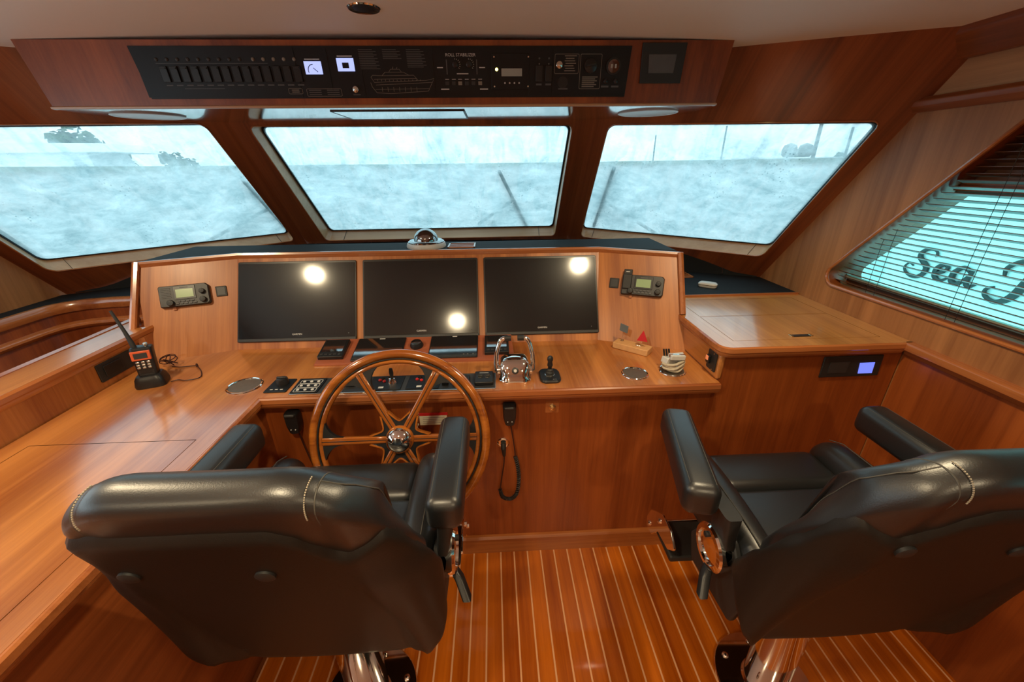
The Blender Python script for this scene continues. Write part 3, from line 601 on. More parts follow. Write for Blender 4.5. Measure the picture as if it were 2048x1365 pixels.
obj('end_post', MB().loft([[(-1.452, 1.555, z), (-1.440, 1.575, z), (-1.452, 1.66, z), (-1.466, 1.66, z)] for z in (.862, .975)]), 'trimz', le, world=True)

# ------------------------------------------------------------------ overhead console
oc = thing('overhead_console', 'dark cherry overhead console with a pale glossy underside above the windscreen', 'console', (XC, 1.9, 1.8))
bot = [(-1.530, 1.688), (.841, 1.688), (.858, 1.935), (.49, 2.172), (-1.22, 2.172), (-1.545, 1.96)]
topz = 1.995
tp = [(-1.556, 1.665), (.862, 1.665)]+[(x, skin(x, topz)-.004) for x in (.862, .49, -1.22, -1.556)]
ob = MB()
ob.loft([[(x, y, 1.803) for x, y in bot], [(x, y, min(ceil_z(x)-.0, topz+.03)) for x, y in tp]])
obj('body', ob, 'wdz', oc, world=True)
obj('underside', MB().loft([[(x, y, z) for x, y in bot] for z in (1.800, 1.804)]), 'under', oc, world=True)
obj('lower_lip', sweep([(-1.532, 1.70), (-1.531, 1.688), (.842, 1.688), (.843, 1.70)], [(0, 1.799), (.004, 1.801), (.005, 1.806), (0, 1.810), (-.006, 1.806), (-.006, 1.7995)]), 'reveal', oc, world=True, smooth=True)
fcv = MB().box(-.604, -.100, 1.772, 2.04, 1.7965, 1.8005)
obj('access_panel', fcv, 'under', oc, world=True)
obj('access_panel_frame', sweep([(-.604, 1.772), (-.604, 2.04), (-.100, 2.04), (-.100, 1.772)], [(-.002, 1.7960), (.004, 1.7960), (.004, 1.8), (-.002, 1.8)], True), 'darktrim', oc, world=True)
for x, y, lb in ((-1.352, 1.88, 'oval pale speaker grille under the left end of the overhead console'), (.658, 1.885, 'oval pale speaker grille under the right end of the overhead console')):
    s = thing('speaker', lb, 'speaker', (x, y, 1.80), group='speakers under the overhead console')
    obj('rim', MB().lathe([(.118, .0), (.121, -.004), (.116, -.006), (.110, -.004), (.108, 0)], n=36), 'white', s, smooth=True)
    obj('grille', MB().lathe([(.110, -.001), (.108, -.0035), (.0, -.0045)], n=36), 'white', s, smooth=True)
# ------------------------------------------------------------------ overhead instruments (frame: x right, y up, z towards the cabin)
FO = lambda x, z: frame((x, 1.688-.023*(z-1.80)/.195-.0005, z), (1, 0, 0), (0, -.023, .195))
def px(p): return -1.193+(p-258)*1.692/1005.0           # along the panel
def pz(y): return 1.980-(y-90)*.150/104.0
op = thing('overhead_instrument_cluster', 'long black control panel of breakers and gauges on the overhead console', 'control panel', frame=FO(-.348, 1.905))
L0 = lambda p, y: (px(p)+.348, pz(y)-1.905)
def rect(name, p0, p1, y0, y1, z0, z1, mat, parent, r=.002, bevel=0, lab=None):
    (a, b), (c, d) = L0(p0, y1), L0(p1, y0)
    o = obj(name, MB().prism(rrect(a, c, b, d, r, 3) if r else [(a, b), (c, b), (c, d), (a, d)], z0, z1), mat, parent, bevel=bevel)
    if lab: o['label'] = lab
    return o
def disc(name, p, y, r, z0, z1, mat, parent, dome=0):
    a, b = L0(p, y); pr = [(r, z0), (r, z1-dome), (r*.75, z1-dome*.3), (r*.01, z1)] if dome else [(r, z0), (r, z1)]
    return obj(name, MB().lathe(pr, (a, b, 0), n=20), mat, parent, smooth=True)
def outline(name, p0, p1, y0, y1, w, z, mat, parent):
    (a, b), (c, d) = L0(p0, y1), L0(p1, y0); m = MB(); o = rrect(a, c, b, d, .004, 3); i = rrect(a+w, c-w, b+w, d-w, .003, 3)
    return obj(name, m.loft([[(x, y, z) for x, y in o], [(x, y, z) for x, y in i]], caps=False), mat, parent)
a, c, b, d = px(258)+.348, px(1263)+.348, pz(195)-1.905, pz(90)-1.905
obj('panel_plate', MB().prism([(a+.012, b), (c-.006, b), (c+.002, d), (a-.002, d)], 0, .004), 'panel', op, bevel=.001)
for p0, p1 in ((262, 575), (578, 640), (643, 706), (709, 852), (855, 968), (1050, 1098), (1101, 1258)):
    rect('sub_panel', p0, p1, 95, 192, .004, .0055, 'panel', op, .001)
for i in range(14):
    p = 312+i*20.3
    disc('indicator_lamp', p-8 if i < 9 else p-2, 116, .0055, .0055, .0095, 'greyp' if i < 9 else 'printt', op, .002)
    k = rect('breaker_switch', p-7, p+7, 129, 161, .0055, .011, 'blackp', op, .002, .001)
    (a, b) = L0(p, 132); obj('rocker_ridge', MB().box(a-.009, a+.009, b-.004, b, .0105, .0135), 'blackm', k)
    rect('label_strip', p-6, p+7, 166, 168.5, .0055, .0058, 'print', op, 0)
for p0, p1, y in ((300, 520, 123.5), (340, 420, 173.5)): rect('label_strip', p0, p1, y, y+1, .0055, .0058, 'print', op, 0)
outline('label_frame', 548, 577, 174, 186, .001, .0058, 'printt', op)
for i in range(2): rect('label_strip', 555, 570, 177+i*4, 178.5+i*4, .0055, .0058, 'printt', op, 0)
for (p0, p1, y0, y1), kind in (((592, 626, 120, 146), 0), ((658, 692, 114, 140), 1)):
    s = rect('lit_gauge', p0, p1, y0, y1, .0055, .0085, 'lcdw', op, .001, lab='small pale blue lit screen')
    a, b = L0((p0+p1)/2, (y0+y1)/2)
    if kind == 0:
        obj('dial_mark', MB().tube([(a+.018*math.cos(t), b-.008+.018*math.sin(t), .0088) for t in [R(200-i*14) for i in range(9)]], .0013, 5), 'panel', s)
        obj('needle', MB().tube([(a, b, .0088), (a+.014, b-.012, .0088)], .0011, 5), 'panel', s)
    else: obj('icon', MB().box(a-.011, a+.011, b-.010, b+.006, .0085, .009), 'panel', s)
    rect('label_strip', p0+2, p1-2, y0-5, y0-3, .0055, .0058, 'printw', op, 0)
outline('label_frame', 585, 657, 175, 191, .001, .0058, 'printt', op)
for i in range(3):
    for q in (590, 627): rect('label_strip', q, q+25, 177.5+i*4.5, 179+i*4.5, .0055, .0058, 'print', op, 0)
bt = disc('push_button', 687, 177, .010, .0055, .014, 'steel', op, .003)
rect('label_strip', 680, 695, 187, 189, .0055, .0058, 'print', op, 0)
# line drawing of a yacht, printed
dr = MB()
def pl(pts, w=.0007):
    q = [(*L0(x, y), .0059) for x, y in pts]; dr.tube(q, w, 4)
pl([(722, 152), (728, 163), (760, 161), (800, 160), (835, 159), (852, 155), (845, 168), (838, 181), (760, 186), (730, 184), (722, 172), (720, 163)])
pl([(722, 152), (726, 148), (745, 149), (810, 148), (818, 158)]); pl([(745, 149), (752, 142), (790, 142), (800, 148)]); pl([(760, 142), (764, 136), (782, 136), (786, 142)])
pl([(728, 156), (815, 155)]); pl([(730, 168), (848, 163)]); pl([(728, 177), (840, 176)])
for i in range(12): pl([(735+i*8, 157), (735+i*8, 160)])
for i in range(7): pl([(742+i*12, 172), (742+i*12, 182)])
pl([(768, 136), (770, 131)]); pl([(776, 136), (778, 132)])
obj('yacht_drawing', dr, 'printt', op)
for c0, n in ((704, 12), (752, 6), (800, 11)):
    for i in range(n): rect('label_strip', c0, c0+28+((i*7) % 13), 97+i*3.4, 98.2+i*3.4, .0055, .0058, 'print', op, 0)
tb = bm_move(text_mb('ROLL STABILIZER', .0135), T((*L0(909.5, 108), .0058))); obj('lettering', tb, 'printw', op)
for p in (898, 926):
    kn = disc('rotary_knob', p, 127, .0095, .0055, .017, 'blackp', op, .002)
    a, b = L0(p, 127)
    for i in range(7):
        t = R(-40+i*22); kk = MB().tube([(a+.014*math.cos(t), b+.014*math.sin(t), .0058), (a+.018*math.cos(t), b+.018*math.sin(t), .0058)], .0008, 4); obj('dial_mark', kk, 'printw', kn)
for s in ((880, 147), (942, 147)): rect('label_strip', s[0]-1, s[0]+1, 117, s[1], .0055, .0058, 'print', op, 0)
for p, y in ((866, 132), (953, 132)): rect('label_strip', p-6, p+6, y, y+2, .0055, .0058, 'printw', op, 0)
rect('label_strip', 900, 924, 144.5, 146.5, .0055, .0058, 'printw', op, 0)
for i, p in enumerate((879, 893, 906, 920, 934, 948)):
    rect('push_key', p-4, p+4, 161, 169, .0055, .0095, 'printt' if i in (2, 5) else 'greyp', op, .001, .0008)
    rect('label_strip', p-4, p+4, 156, 157.2, .0055, .0058, 'printw', op, 0)
for p in (866, 948): rect('label_strip', p-1, p+16, 176, 178.5, .0055, .0058, 'printw', op, 0)
pc = rect('plate', 972, 1051, 105, 178, .0055, .008, 'panel', op, .002, .001)
rect('lcd_window', 993, 1036, 135, 151, .008, .009, 'lcdlit', op, .001, lab='pale grey display window')
disc('led', 983, 137, .005, .008, .011, 'led', op, .002)
for p in (978, 1049):
    for y in (112, 172): disc('screw', p, y, .0025, .008, .009, 'steel', op)
for i in range(4): disc('push_key', 1000+i*10, 165, .0028, .008, .0095, 'printw', op)
for p in (1072, 1092):
    k = rect('rocker_switch', p-7, p+7, 129, 162, .0055, .012, 'blackp', op, .002, .001)
    disc('indicator_lamp', p, 115, .003, .0055, .0075, 'print', op); disc('indicator_lamp', p, 126, .002, .0055, .0075, 'printt', op)
    rect('label_strip', p-6, p+6, 166, 170, .0055, .0058, 'print', op, 0)
outline('label_frame', 1104, 1155, 106, 146, .0012, .0058, 'printt', op)
disc('push_button', 1114, 128, .011, .0055, .013, 'steel', op, .003)
for i in range(7): rect('label_strip', 1125+(i % 2)*2, 1150-(i*5) % 7, 109+i*5, 110.8+i*5, .0055, .0058, 'printt', op, 0)
disc('vent_button', 1123, 164, .018, .0055, .007, 'blackp', op); rect('label_strip', 1114, 1134, 176, 179, .0055, .0058, 'print', op, 0)
outline('label_frame', 1158, 1203, 106, 178, .0013, .0058, 'printt', op)
rk = disc('rotary_switch', 1180, 130, .022, .0055, .014, 'blackp', op, .003); a, b = L0(1180, 130)
obj('grip', MB().hexa([(a-.018, b-.006, .013), (a+.018, b+.003, .013), (a+.016, b+.010, .013), (a-.020, b+.001, .013)], [(a-.018, b-.006, .024), (a+.018, b+.003, .024), (a+.016, b+.010, .024), (a-.020, b+.001, .024)]), 'blackp', rk, bevel=.002)
for i in range(6): rect('label_strip', 1164, 1197-(i*5) % 9, 152+i*4, 153.8+i*4, .0055, .0058, 'printt', op, 0)
ga = disc('round_gauge', 1228, 131, .026, .0055, .012, 'blackm', op)
a, b = L0(1228, 131)
obj('gauge_glass', MB().lathe([(.021, .012), (.020, .0135), (.0, .014)], (a, b, 0), n=24), 'glossk', ga, smooth=True)
for q in (-.007, .007): obj('gauge_light', MB().box(a+q-.003, a+q+.003, b-.006, b+.006, .0135, .0148), 'lcdlit', ga)
for p in (1214, 1236):
    disc('push_button', p, 162, .0075, .0055, .016, 'blackp', op, .003); rect('label_strip', p-8, p+8, 171, 175, .0055, .0058, 'print', op, 0)
# second overhead display
td = thing('overhead_touchscreen', 'small square black framed grey touchscreen at the right end of the overhead console', 'display', frame=FO(.615, 1.93))
obj('frame', MB().prism([(-.073, -.061), (.077, -.061), (.080, .059), (-.079, .059)], 0, .006), 'blackm', td, bevel=.002)
obj('screen', MB().prism([(-.046, -.030), (.044, -.030), (.047, .025), (-.052, .025)], .006, .0075), 'lcdk', td)

# ------------------------------------------------------------------ the three large displays
def monitor(x0, x1, label):
    cx = (x0+x1)/2; w = (x1-x0)/2; h = .182
    m = thing('multifunction_display', label, 'display', frame=FS @ T((cx-XC, .2135, .0005)), group='large displays on the helm console')
    obj('bezel', MB().prism(rrect(-w, w, -h, h, .008), 0, .007), 'bezel', m, bevel=.002)
    obj('screen', MB().prism(rrect(-w+.006, w-.006, -h+.016, h-.010, .003), .007, .0086), 'screen', m)
    obj('lower_bezel', MB().prism(rrect(-w+.002, w-.002, -h+.001, -h+.015, .003), .0065, .0105), 'greyp', m, bevel=.002)
    obj('lettering', bm_move(text_mb('GARMIN', .0115), T((0, -h+.031, .0088))), 'printw', m)
    obj('power_mark', MB().cyl((w-.035, -h+.031, .0086), .0022, .0004), 'print', m)
monitor(-1.154, -.629, 'large dark display on the left of the helm panel, nearest the port wing')
monitor(-.600, -.077, 'large dark display in the middle of the helm panel')
monitor(-.050, .474, 'large dark display on the right of the helm panel, nearest the starboard wing')

# VHF radios on the wings
def at(F, p): q = F.inverted() @ Vector(p); return q.x, q.y
def vhf(F, p, label, mic):
    x, y = at(F, p)
    v = thing('marine_radio', label, 'radio', frame=F @ T((x, y, .001)), group='fixed marine radios')
    body = rpoly([(-.090, -.046), (.082, -.046), (.090, -.038), (.090, .036), (.080, .046), (-.086, .046), (-.090, .040)], .006, 3)
    obj('body', MB().loft([[(a, b, 0) for a, b in body], [(a, b, .014) for a, b in body], [(a*.96, b*.93, .020) for a, b in body]]), 'greyp', v, smooth=True, auto=30)
    d = obj('display_surround', MB().prism(rrect(-.036, .042, -.018, .040, .003), .019, .0225), 'blackp', v, bevel=.001)
    obj('lcd', MB().prism(rrect(-.028, .034, -.010, .026, .001), .0225, .0232), 'lcdg', d)
    obj('brand_mark', MB().box(-.012, .018, .0315, .0345, .0225, .0229), 'print', d)
    for i in range(7): obj('speaker_slot', MB().box(-.080, -.046, .034-i*.0068, .0365-i*.0068, .0190, .0218), 'print', v)
    for a, b, r in ((-.050, -.030, .013), (.066, .010, .011), (.066, -.026, .012)):
        kn = obj('knob', MB().lathe([(r, .018), (r, .030), (r*.85, .034), (.0005, .035)], (a, b, 0), n=20), 'blackm', v, smooth=True)
        obj('knob_mark', MB().box(a-.001, a+.001, b+r*.3, b+r*.8, .0345, .0356), 'print', kn)
    for i in range(5): obj('key', MB().prism(rrect(-.034+i*.016, -.022+i*.016, -.038, -.031, .002, 2), .019, .0235), 'print', v, bevel=.0008)
    for i in range(4): obj('key', MB().prism(rrect(-.027+i*.016, -.015+i*.016, -.028, -.022, .002, 2), .019, .0235), 'print', v, bevel=.0008)
    obj('lower_clip', MB().box(-.052, -.040, -.058, -.046, 0, .006), 'trimz', v)
    if mic:
        hs = obj('handset_tab', MB().prism(rrect(-.086, -.050, .030, .068, .003), .0, .024), 'blackm', v, bevel=.003)
        obj('handset', MB().prism(rrect(-.088, -.048, -.022, .046, .004), .020, .028), 'blackm', v, bevel=.004)
        obj('tab_print', MB().box(-.077, -.061, .054, .058, .024, .0243), 'printw', hs)
vhf(FWR, (.665, 1.723, 1.097), 'black fixed marine radio with handset tab on the starboard wing panel', True)
vhf(FWL, (-1.340, 1.735, 1.099), 'black fixed marine radio without handset on the port wing panel', False)
for F, p, lb in ((FWR, (.5495, 1.772, 1.101), 'small square black cap on the starboard wing panel'), (FWL, (-1.2175, 1.782, 1.1025), 'small square black cap on the port wing panel')):
    x, y = at(F, p); c = thing('blanking_cap', lb, 'cover', frame=F @ T((x, y, .0005)), group='square caps beside the radios')
    obj('plate', MB().prism(rrect(-.021, .021, -.023, .023, .003), 0, .004), 'blackm', c, bevel=.0015)
    obj('insert', MB().prism(rrect(-.016, .016, -.018, .018, .002), .004, .0055), 'greyp', c, bevel=.001)

# ------------------------------------------------------------------ tilted instrument board in front of the displays
FB = frame((-.345, 1.490, .866), (1, 0, 0), (0, .19, .0421))
ib = thing('instrument_board', 'low red-brown tilted board under the middle display', 'board', frame=FB)
bo = [(-.402, 0), (.418, 0), (.412, .176), (-.404, .176)]
iv = FB.inverted()
foot_pts = [iv @ (lambda w: Vector((w.x, w.y, ZW+.0005)))(FB @ Vector((x, y, 0))) for x, y in bo]
obj('board_top', MB().loft([foot_pts, [(x, y, -.001) for x, y in bo], [(x*.995, .088+(y-.088)*.98, .002) for x, y in bo]]), 'board', ib)
def tablet(u, v, w, h, t, label, name, glass='glossk', frame_=.004):
    d = thing(name, label, 'display', frame=FB @ T((u, v, .0025)))
    obj('case', MB().prism(rrect(-w/2, w/2, -h/2, h/2, .004), 0, t), 'blackp', d, bevel=.0015)
    obj('glass', MB().prism(rrect(-w/2+frame_, w/2-frame_, -h/2+frame_, h/2-frame_, .002), t, t+.0012), glass, d)
    return d, t
U = lambda X: X+.345
d, t = tablet(U(-.500), .0885, .205, .155, .006, 'flat touch display on the red-brown board, left of the round knob', 'touch_display')
obj('brand_mark', MB().box(-.012, .012, .066, .071, t+.0012, t+.0016), 'printw', d)
d, t = tablet(U(-.184), .0915, .206, .155, .006, 'flat touch display on the red-brown board, right of the round knob', 'touch_display')
obj('brand_mark', MB().box(-.010, .010, .066, .071, t+.0012, t+.0016), 'printw', d)
for q in (.045, .062, .085): obj('touch_key', MB().cyl((q, -.060, t+.0012), .004, .0004), 'print', d)
for X, lb in ((-.688, 'thick small black display at the left end of the red-brown board'), (0.0, 'thick small black display at the right end of the red-brown board')):
    d, t = tablet(U(X), .089, .103, .122, .016, lb, 'pilot_display', 'blackp', .003)
    obj('screen', MB().prism(rrect(-.042, .042, -.028, .050, .002), t+.0012, t+.0022), 'glossk', d)
    for i in range(5): obj('key', MB().prism(rrect(-.042+i*.018, -.030+i*.018, -.050, -.040, .002, 2), t+.0012, t+.0032), 'greyp', d, bevel=.0008)
kn = thing('round_control_knob', 'round black knob with a mirror top between the two touch displays', 'knob', frame=FB @ T((0, .108, .002)))
obj('skirt', MB().lathe([(.028, 0), (.029, .006), (.025, .014), (.023, .020), (.021, .021)], n=28), 'blackp', kn, smooth=True)
obj('cap', MB().lathe([(.022, .019), (.021, .0215), (.001, .0225)], n=28), 'glossk', kn, smooth=True)

# ------------------------------------------------------------------ things set in and on the worktop
def cup(x, y, r, label):
    c = thing('cup_holder', label, 'cup holder', (x, y, ZW), group='steel cup holders in the worktop')
    obj('rim', MB().lathe([(r*.88, .0005), (r*.9, .004), (r*.97, .005), (r*1.02, .003), (r*1.03, .0002)], n=32), 'chrome', c, smooth=True)
    obj('well', MB().lathe([(r*.9, .002), (r*.88, .0012), (r*.5, .0008), (.0005, .0007)], n=32), 'cupin', c, smooth=True)
M['cupin'] = pmat('dull_steel_well', (.22, .19, .15), .35, metal=.8, var=.15, vscale=60)
cup(-.940, 1.342, .060, 'steel cup holder in the port worktop beside the switch plates')
cup(.530, 1.341, .050, 'steel cup holder in the worktop left of the wrapped cup')
cup(.682, 1.355, .050, 'steel cup holder under the bundled tape and clips near the cabinet')
# bundle in the right cup holder
bu = thing('tape_bundle', 'bundle of tan strap and white packets stuffed in the right cup holder', 'bundle', (.682, 1.360, ZW+.006))
rnd = random.Random(3)
for k in range(4):
    ph = rnd.uniform(0, 6); obj('strap_loop', MB().tube([((.036+.006*math.sin(3*t+ph))*math.cos(t), (.030+.005*math.cos(2*t+ph))*math.sin(t), .010+.008*k+.006*math.sin(2*t+ph)) for t in [i*2*math.pi/24 for i in range(24)]], .0055, 6, True), 'cloth', bu, smooth=True)
for (x, y, z, rz, ry, s) in ((-.012, .005, .036, .4, .25, (.030, .016, .012)), (.018, .008, .046, -.2, -.2, (.026, .018, .012)), (.006, -.012, .058, .1, .1, (.030, .014, .010))):
    b = obj('packet', MB().box(-s[0], s[0], -s[1], s[1], -s[2], s[2]), 'white', bu, bevel=.003); b.location = (x, y, z); b.rotation_euler = (0, ry, rz)
b = obj('packet_band', MB().box(-.031, .031, -.004, .004, -.011, .0112), 'chrome', bu, bevel=.001); b.location = (.006, -.012, .058); b.rotation_euler = (0, .1, .1)
for i in range(3): obj('peg', MB().tube([(-.030+i*.010, .016, .05), (-.036+i*.010, .018, .078)], .0035, 6), 'blackp', bu)
# square plate with rotary knob
rp = thing('thruster_control', 'square black plate with one rotary knob at the left of the switch row', 'control', (-.805, 1.333, ZW))
obj('plate', MB().prism(rpoly([(-.040, -.049), (.040, -.049), (.040, .049), (-.040, .049)], .004), 0, .004), 'panel', rp, bevel=.001)
k = obj('knob', MB().lathe([(.022, .004), (.022, .012), (.019, .026), (.016, .028), (.0005, .029)], (.004, .012, 0), n=24), 'blackp', rp, smooth=True)
obj('knob_grip', MB().box(-.014, .022, .008, .017, .024, .033), 'blackp', k, bevel=.002)
for q in (-.018, 0, .018): obj('print_mark', MB().box(q-.005, q+.005, -.034, -.029, .004, .0043), 'printw', rp)
# long switch panel
sp = thing('switch_panel', 'long grey switch panel with toggles and start keys behind the steering wheel', 'switch panel', (-.378, 1.322, ZW))
obj('plate', MB().prism([(-.366, -.056), (.369, -.060), (.369, .056), (-.372, .056)], 0, .003), 'greyp', sp, bevel=.001)
obj('plate_edge', sweep([(-.366, -.056), (.369, -.060), (.369, .056), (-.372, .056)], [(0, 0), (.002, .001), (.002, .0035), (-.001, .0038), (-.001, 0)], True), 'steel', sp)
def sprect(n, x0, x1, y0, y1, z0, z1, m, par=None, r=.002, bv=.0008): return obj(n, MB().prism(rrect(x0, x1, y0, y1, r, 3), z0, z1), m, par or sp, bevel=bv)
kp = sprect('keypad', -.366, -.270, -.052, .050, .003, .007, 'panel')
for j, y in enumerate((-.036, -.006, .024)):
    obj('key_outline', sweep(rrect(-.356, -.280, y-.011, y+.013, .003, 2), [(0, .007), (.0016, .007), (.0016, .0075), (0, .0075)], True), 'printw', kp)
    for i in range(3): obj('key', MB().cyl((-.344+i*.026, y+.001, .007), .0055, .0022, n=12), 'printw', kp)
for x in (-.236, ):
    obj('toggle_base', MB().cyl((x, .0, .003), .012, .006, n=16), 'chrome', sp); obj('toggle', MB().tube([(x, 0, .008), (x+.003, .012, .026)], [.004, .003], 8), 'chrome', sp)
for x in (-.165, -.120): sprect('rocker_switch', x-.017, x+.017, -.018, .030, .003, .016, 'blackp', bv=.002)
def ignition(x, lever):
    g = sprect('ignition_plate', x-.060, x+.060, -.050, .052, .003, .006, 'panel')
    for q in (-.028, -.010): obj('warning_lamp', MB().lathe([(.006, .006), (.006, .010), (.0005, .014)], (x+q, .014-q*.5-.01, 0), n=12), 'red', g, smooth=True)
    obj('lamp_ring', MB().lathe([(.009, .006), (.009, .008), (.006, .008)], (x-.019, .028, 0), n=14), 'chrome', g, smooth=True)
    obj('print_mark', MB().box(x-.022, x-.004, -.040, -.028, .006, .0063), 'printw', g)
    if lever:
        obj('key_barrel', MB().lathe([(.016, .006), (.016, .014), (.013, .018), (.013, .030), (.0005, .031)], (x+.024, -.006, 0), n=20), 'chrome', g, smooth=True)
        obj('key_bow', MB().prism(rpoly([(-.005, 0), (.005, 0), (.008, .022), (.006, .042), (-.006, .042), (-.008, .022)], .004), -.002, .002, lambda a, b, c: (x+.024+a, -.006+c, .028+b)), 'blackp', g, bevel=.001)
ignition(-.035, True); ignition(.103, False)
for x in (.185, .222, .262): sprect('rocker_switch', x-.012, x+.012, -.030, .020, .003, .017, 'blackp', bv=.002)
tr_ = sprect('trim_module', .292, .362, -.040, .048, .003, .018, 'blackp', r=.006, bv=.003)
for x in (.314, .340):
    obj('module_knob', MB().lathe([(.011, .018), (.011, .024), (.008, .027), (.0005, .028)], (x, .006, 0), n=16), 'blackm', tr_, smooth=True)
    obj('knob_ring', MB().lathe([(.012, .018), (.012, .0195), (.010, .0195)], (x, .006, 0), n=16), 'steel', tr_, smooth=True)
obj('print_mark', MB().box(.310, .344, .030, .033, .018, .0183), 'printw', tr_)
# throttle
th = thing('throttle_control', 'chrome twin lever throttle with black grips on the worktop', 'throttle', (.066, 1.345, ZW))
sec = lambda w, d, z, y0=0: [(a*w, y0+b*d, z) for a, b in rrect(-1, 1, -1, 1, .55, 5)]
obj('body', MB().loft([sec(.058, .052, 0), sec(.060, .054, .006), sec(.054, .050, .012), sec(.053, .048, .030, .004), sec(.056, .046, .048, .010), sec(.052, .040, .066, .016), sec(.040, .028, .078, .020), sec(.014, .010, .082, .022)]), 'chrome', th, smooth=True, auto=60)
for i, (x, w) in enumerate(((-.040, .009), (-.022, .009), (0, .013), (.022, .009), (.040, .009))):
    F = frame((x, -.036+abs(x)*.25, .046), (1, 0, 0), (0, .5, 1))
    k = obj('button', MB().lathe([(w, -.003), (w, .003), (w*.8, .0045), (.0005, .005)], n=16), 'steel' if i != 2 else 'greyp', th, smooth=True); k.matrix_basis = F
    q = obj('button_mark', MB().cyl((0, 0, .005), w*.45, .0006, n=12), 'blackm' if i != 2 else 'printw', k)
for s in (-1, 1):
    lv = obj('lever', MB().tube([(s*.066, .004, .030), (s*.070, .004, .060), (s*.068, .010, .095), (s*.058, .018, .130), (s*.050, .022, .146), (s*.040, .023, .152), (s*.030, .023, .153)], [.011, .0095, .0085, .0085, .009, .009, .0085], 12), 'chrome', th, smooth=True)
    obj('grip', MB().tube([(s*.036, .023, .153), (s*.012, .023, .153)], .0105, 12), 'blackm', lv, smooth=True)
    obj('pivot', MB().lathe([(.019, 0), (.018, .010), (.010, .014), (.0005, .015)], (s*.056, .004, .030), (s, 0, 0), 20), 'chrome', th, smooth=True)
# joystick
js = thing('joystick', 'small black joystick on a square base right of the throttle', 'joystick', (.199, 1.338, ZW))
obj('base', MB().loft([sec(.039, .052, 0), sec(.040, .053, .006), sec(.036, .049, .011)]), 'blackp', js, smooth=True, auto=40)
obj('bezel', MB().lathe([(.020, .010), (.020, .013), (.014, .014)], (0, 0, 0), n=20), 'steel', js, smooth=True)
obj('boot', MB().lathe([(.018, .011), (.015, .017), (.016, .022), (.012, .027), (.012, .032), (.008, .036)], n=20), 'blackm', js, smooth=True)
st = obj('stick', MB().lathe([(.007, .030), (.008, .044), (.011, .050), (.0095, .060), (.0085, .066), (.0115, .073), (.011, .082), (.006, .088), (.0005, .089)], n=16), 'blackp', js, smooth=True)
for x, y in ((.010, -.040), (.018, -.040)): obj('base_key', MB().cyl((x, y, .0108), .003, .001, n=10), 'print', js)
# flag block
fb = thing('flag_block', 'pale wooden block with a red triangle flag and a grey square flag', 'desk ornament', (.588, 1.556, ZW), R(-41))
obj('block', MB().box(-.078, .078, -.030, .030, .0005, .028), 'flagw', fb, bevel=.003)
obj('flag_wire', MB().tube([(.040, -.004, .028), (.040, -.004, .062)], .0012, 5), 'wire', fb)
obj('red_flag', MB().prism([(.018, .052), (.064, .056), (.042, .102)], -.0055, -.0025, lambda a, b, c: (a, c, b)), 'redflag', fb)
obj('flag_wire', MB().tube([(-.050, .004, .028), (-.048, .004, .060), (-.050, .004, .085)], .0012, 5), 'wire', fb)
obj('grey_flag', MB().prism([(-.066, .076), (-.030, .069), (-.028, .102), (-.064, .109)], .0025, .0055, lambda a, b, c: (a, c, b)), 'greyflag', fb)
obj('wire_curl', MB().tube([(-.050+.006*math.cos(t), .004+.006*math.sin(t), .029+t*.0004) for t in [i*.5 for i in range(20)]], .0011, 5), 'wire', fb)
obj('wire_curl', MB().tube([(.030+.012*math.cos(t), -.006+.004*math.sin(t), .029) for t in [i*.4 for i in range(12)]], .0011, 5), 'wire', fb)
# handheld radio in its charger and its cable
hr = thing('handheld_radio', 'handheld black radio with orange display frame standing in its charger', 'radio', (-1.300, 1.385, ZW), R(22))
hw = lambda w, d, z, y=0: [(a*w, y+b*d, z) for a, b in rrect(-1, 1, -1, 1, .45, 4)]
obj('charger', MB().loft([hw(.046, .040, 0), hw(.047, .042, .010), hw(.042, .038, .034), hw(.036, .032, .044)]), 'blackp', hr, smooth=True, auto=40)
bd = obj('body', MB().loft([hw(.026, .018, .020), hw(.029, .020, .050, .003), hw(.031, .021, .100, .010), hw(.033, .021, .140, .016), hw(.032, .019, .146, .016), hw(.028, .015, .149, .017)]), 'blackp', hr, smooth=True, auto=40)
tl = .15
face = lambda x0, x1, z0, z1, o0, o1: MB().hexa([(x0, -.012+z0*tl-o0, z0), (x1, -.012+z0*tl-o0, z0), (x1, -.012+z1*tl-o0, z1), (x0, -.012+z1*tl-o0, z1)], [(x0, -.012+z0*tl-o1, z0), (x1, -.012+z0*tl-o1, z0), (x1, -.012+z1*tl-o1, z1), (x0, -.012+z1*tl-o1, z1)])
of = obj('display_frame', face(-.030, .028, .104, .138, .008, .0175), 'orange', hr, bevel=.002)
obj('lcd', face(-.021, .019, .111, .131, .0172, .0182), 'greyp', of)
for r_ in range(3):
    for c_ in range(3): obj('key', face(-.022+c_*.016, -.011+c_*.016, .072+r_*.010, .079+r_*.010, .010, .0165), 'steel', hr, bevel=.0015)
for i in range(5): obj('speaker_slot', face(-.022, .022, .034+i*.0065, .037+i*.0065, .006, .0125), 'greyp', hr)
obj('top_knob', MB().lathe([(.007, 0), (.008, .010), (.006, .013), (.0005, .0135)], (.016, .016, .147), n=14), 'steel', hr, smooth=True)
obj('antenna', MB().tube([(-.020, .018, .146), (-.022, .020, .165), (-.032, .030, .21), (-.052, .046, .285)], [.009, .008, .006, .0045], 10), 'blackm', hr, smooth=True)
cb = thing('charger_cable', 'thin dark cable looped on the worktop behind the handheld radio', 'cable', (-1.29, 1.49, ZW))
M['cable'] = pmat('dark_red_brown_cable', (.045, .012, .008), .5, var=.2)
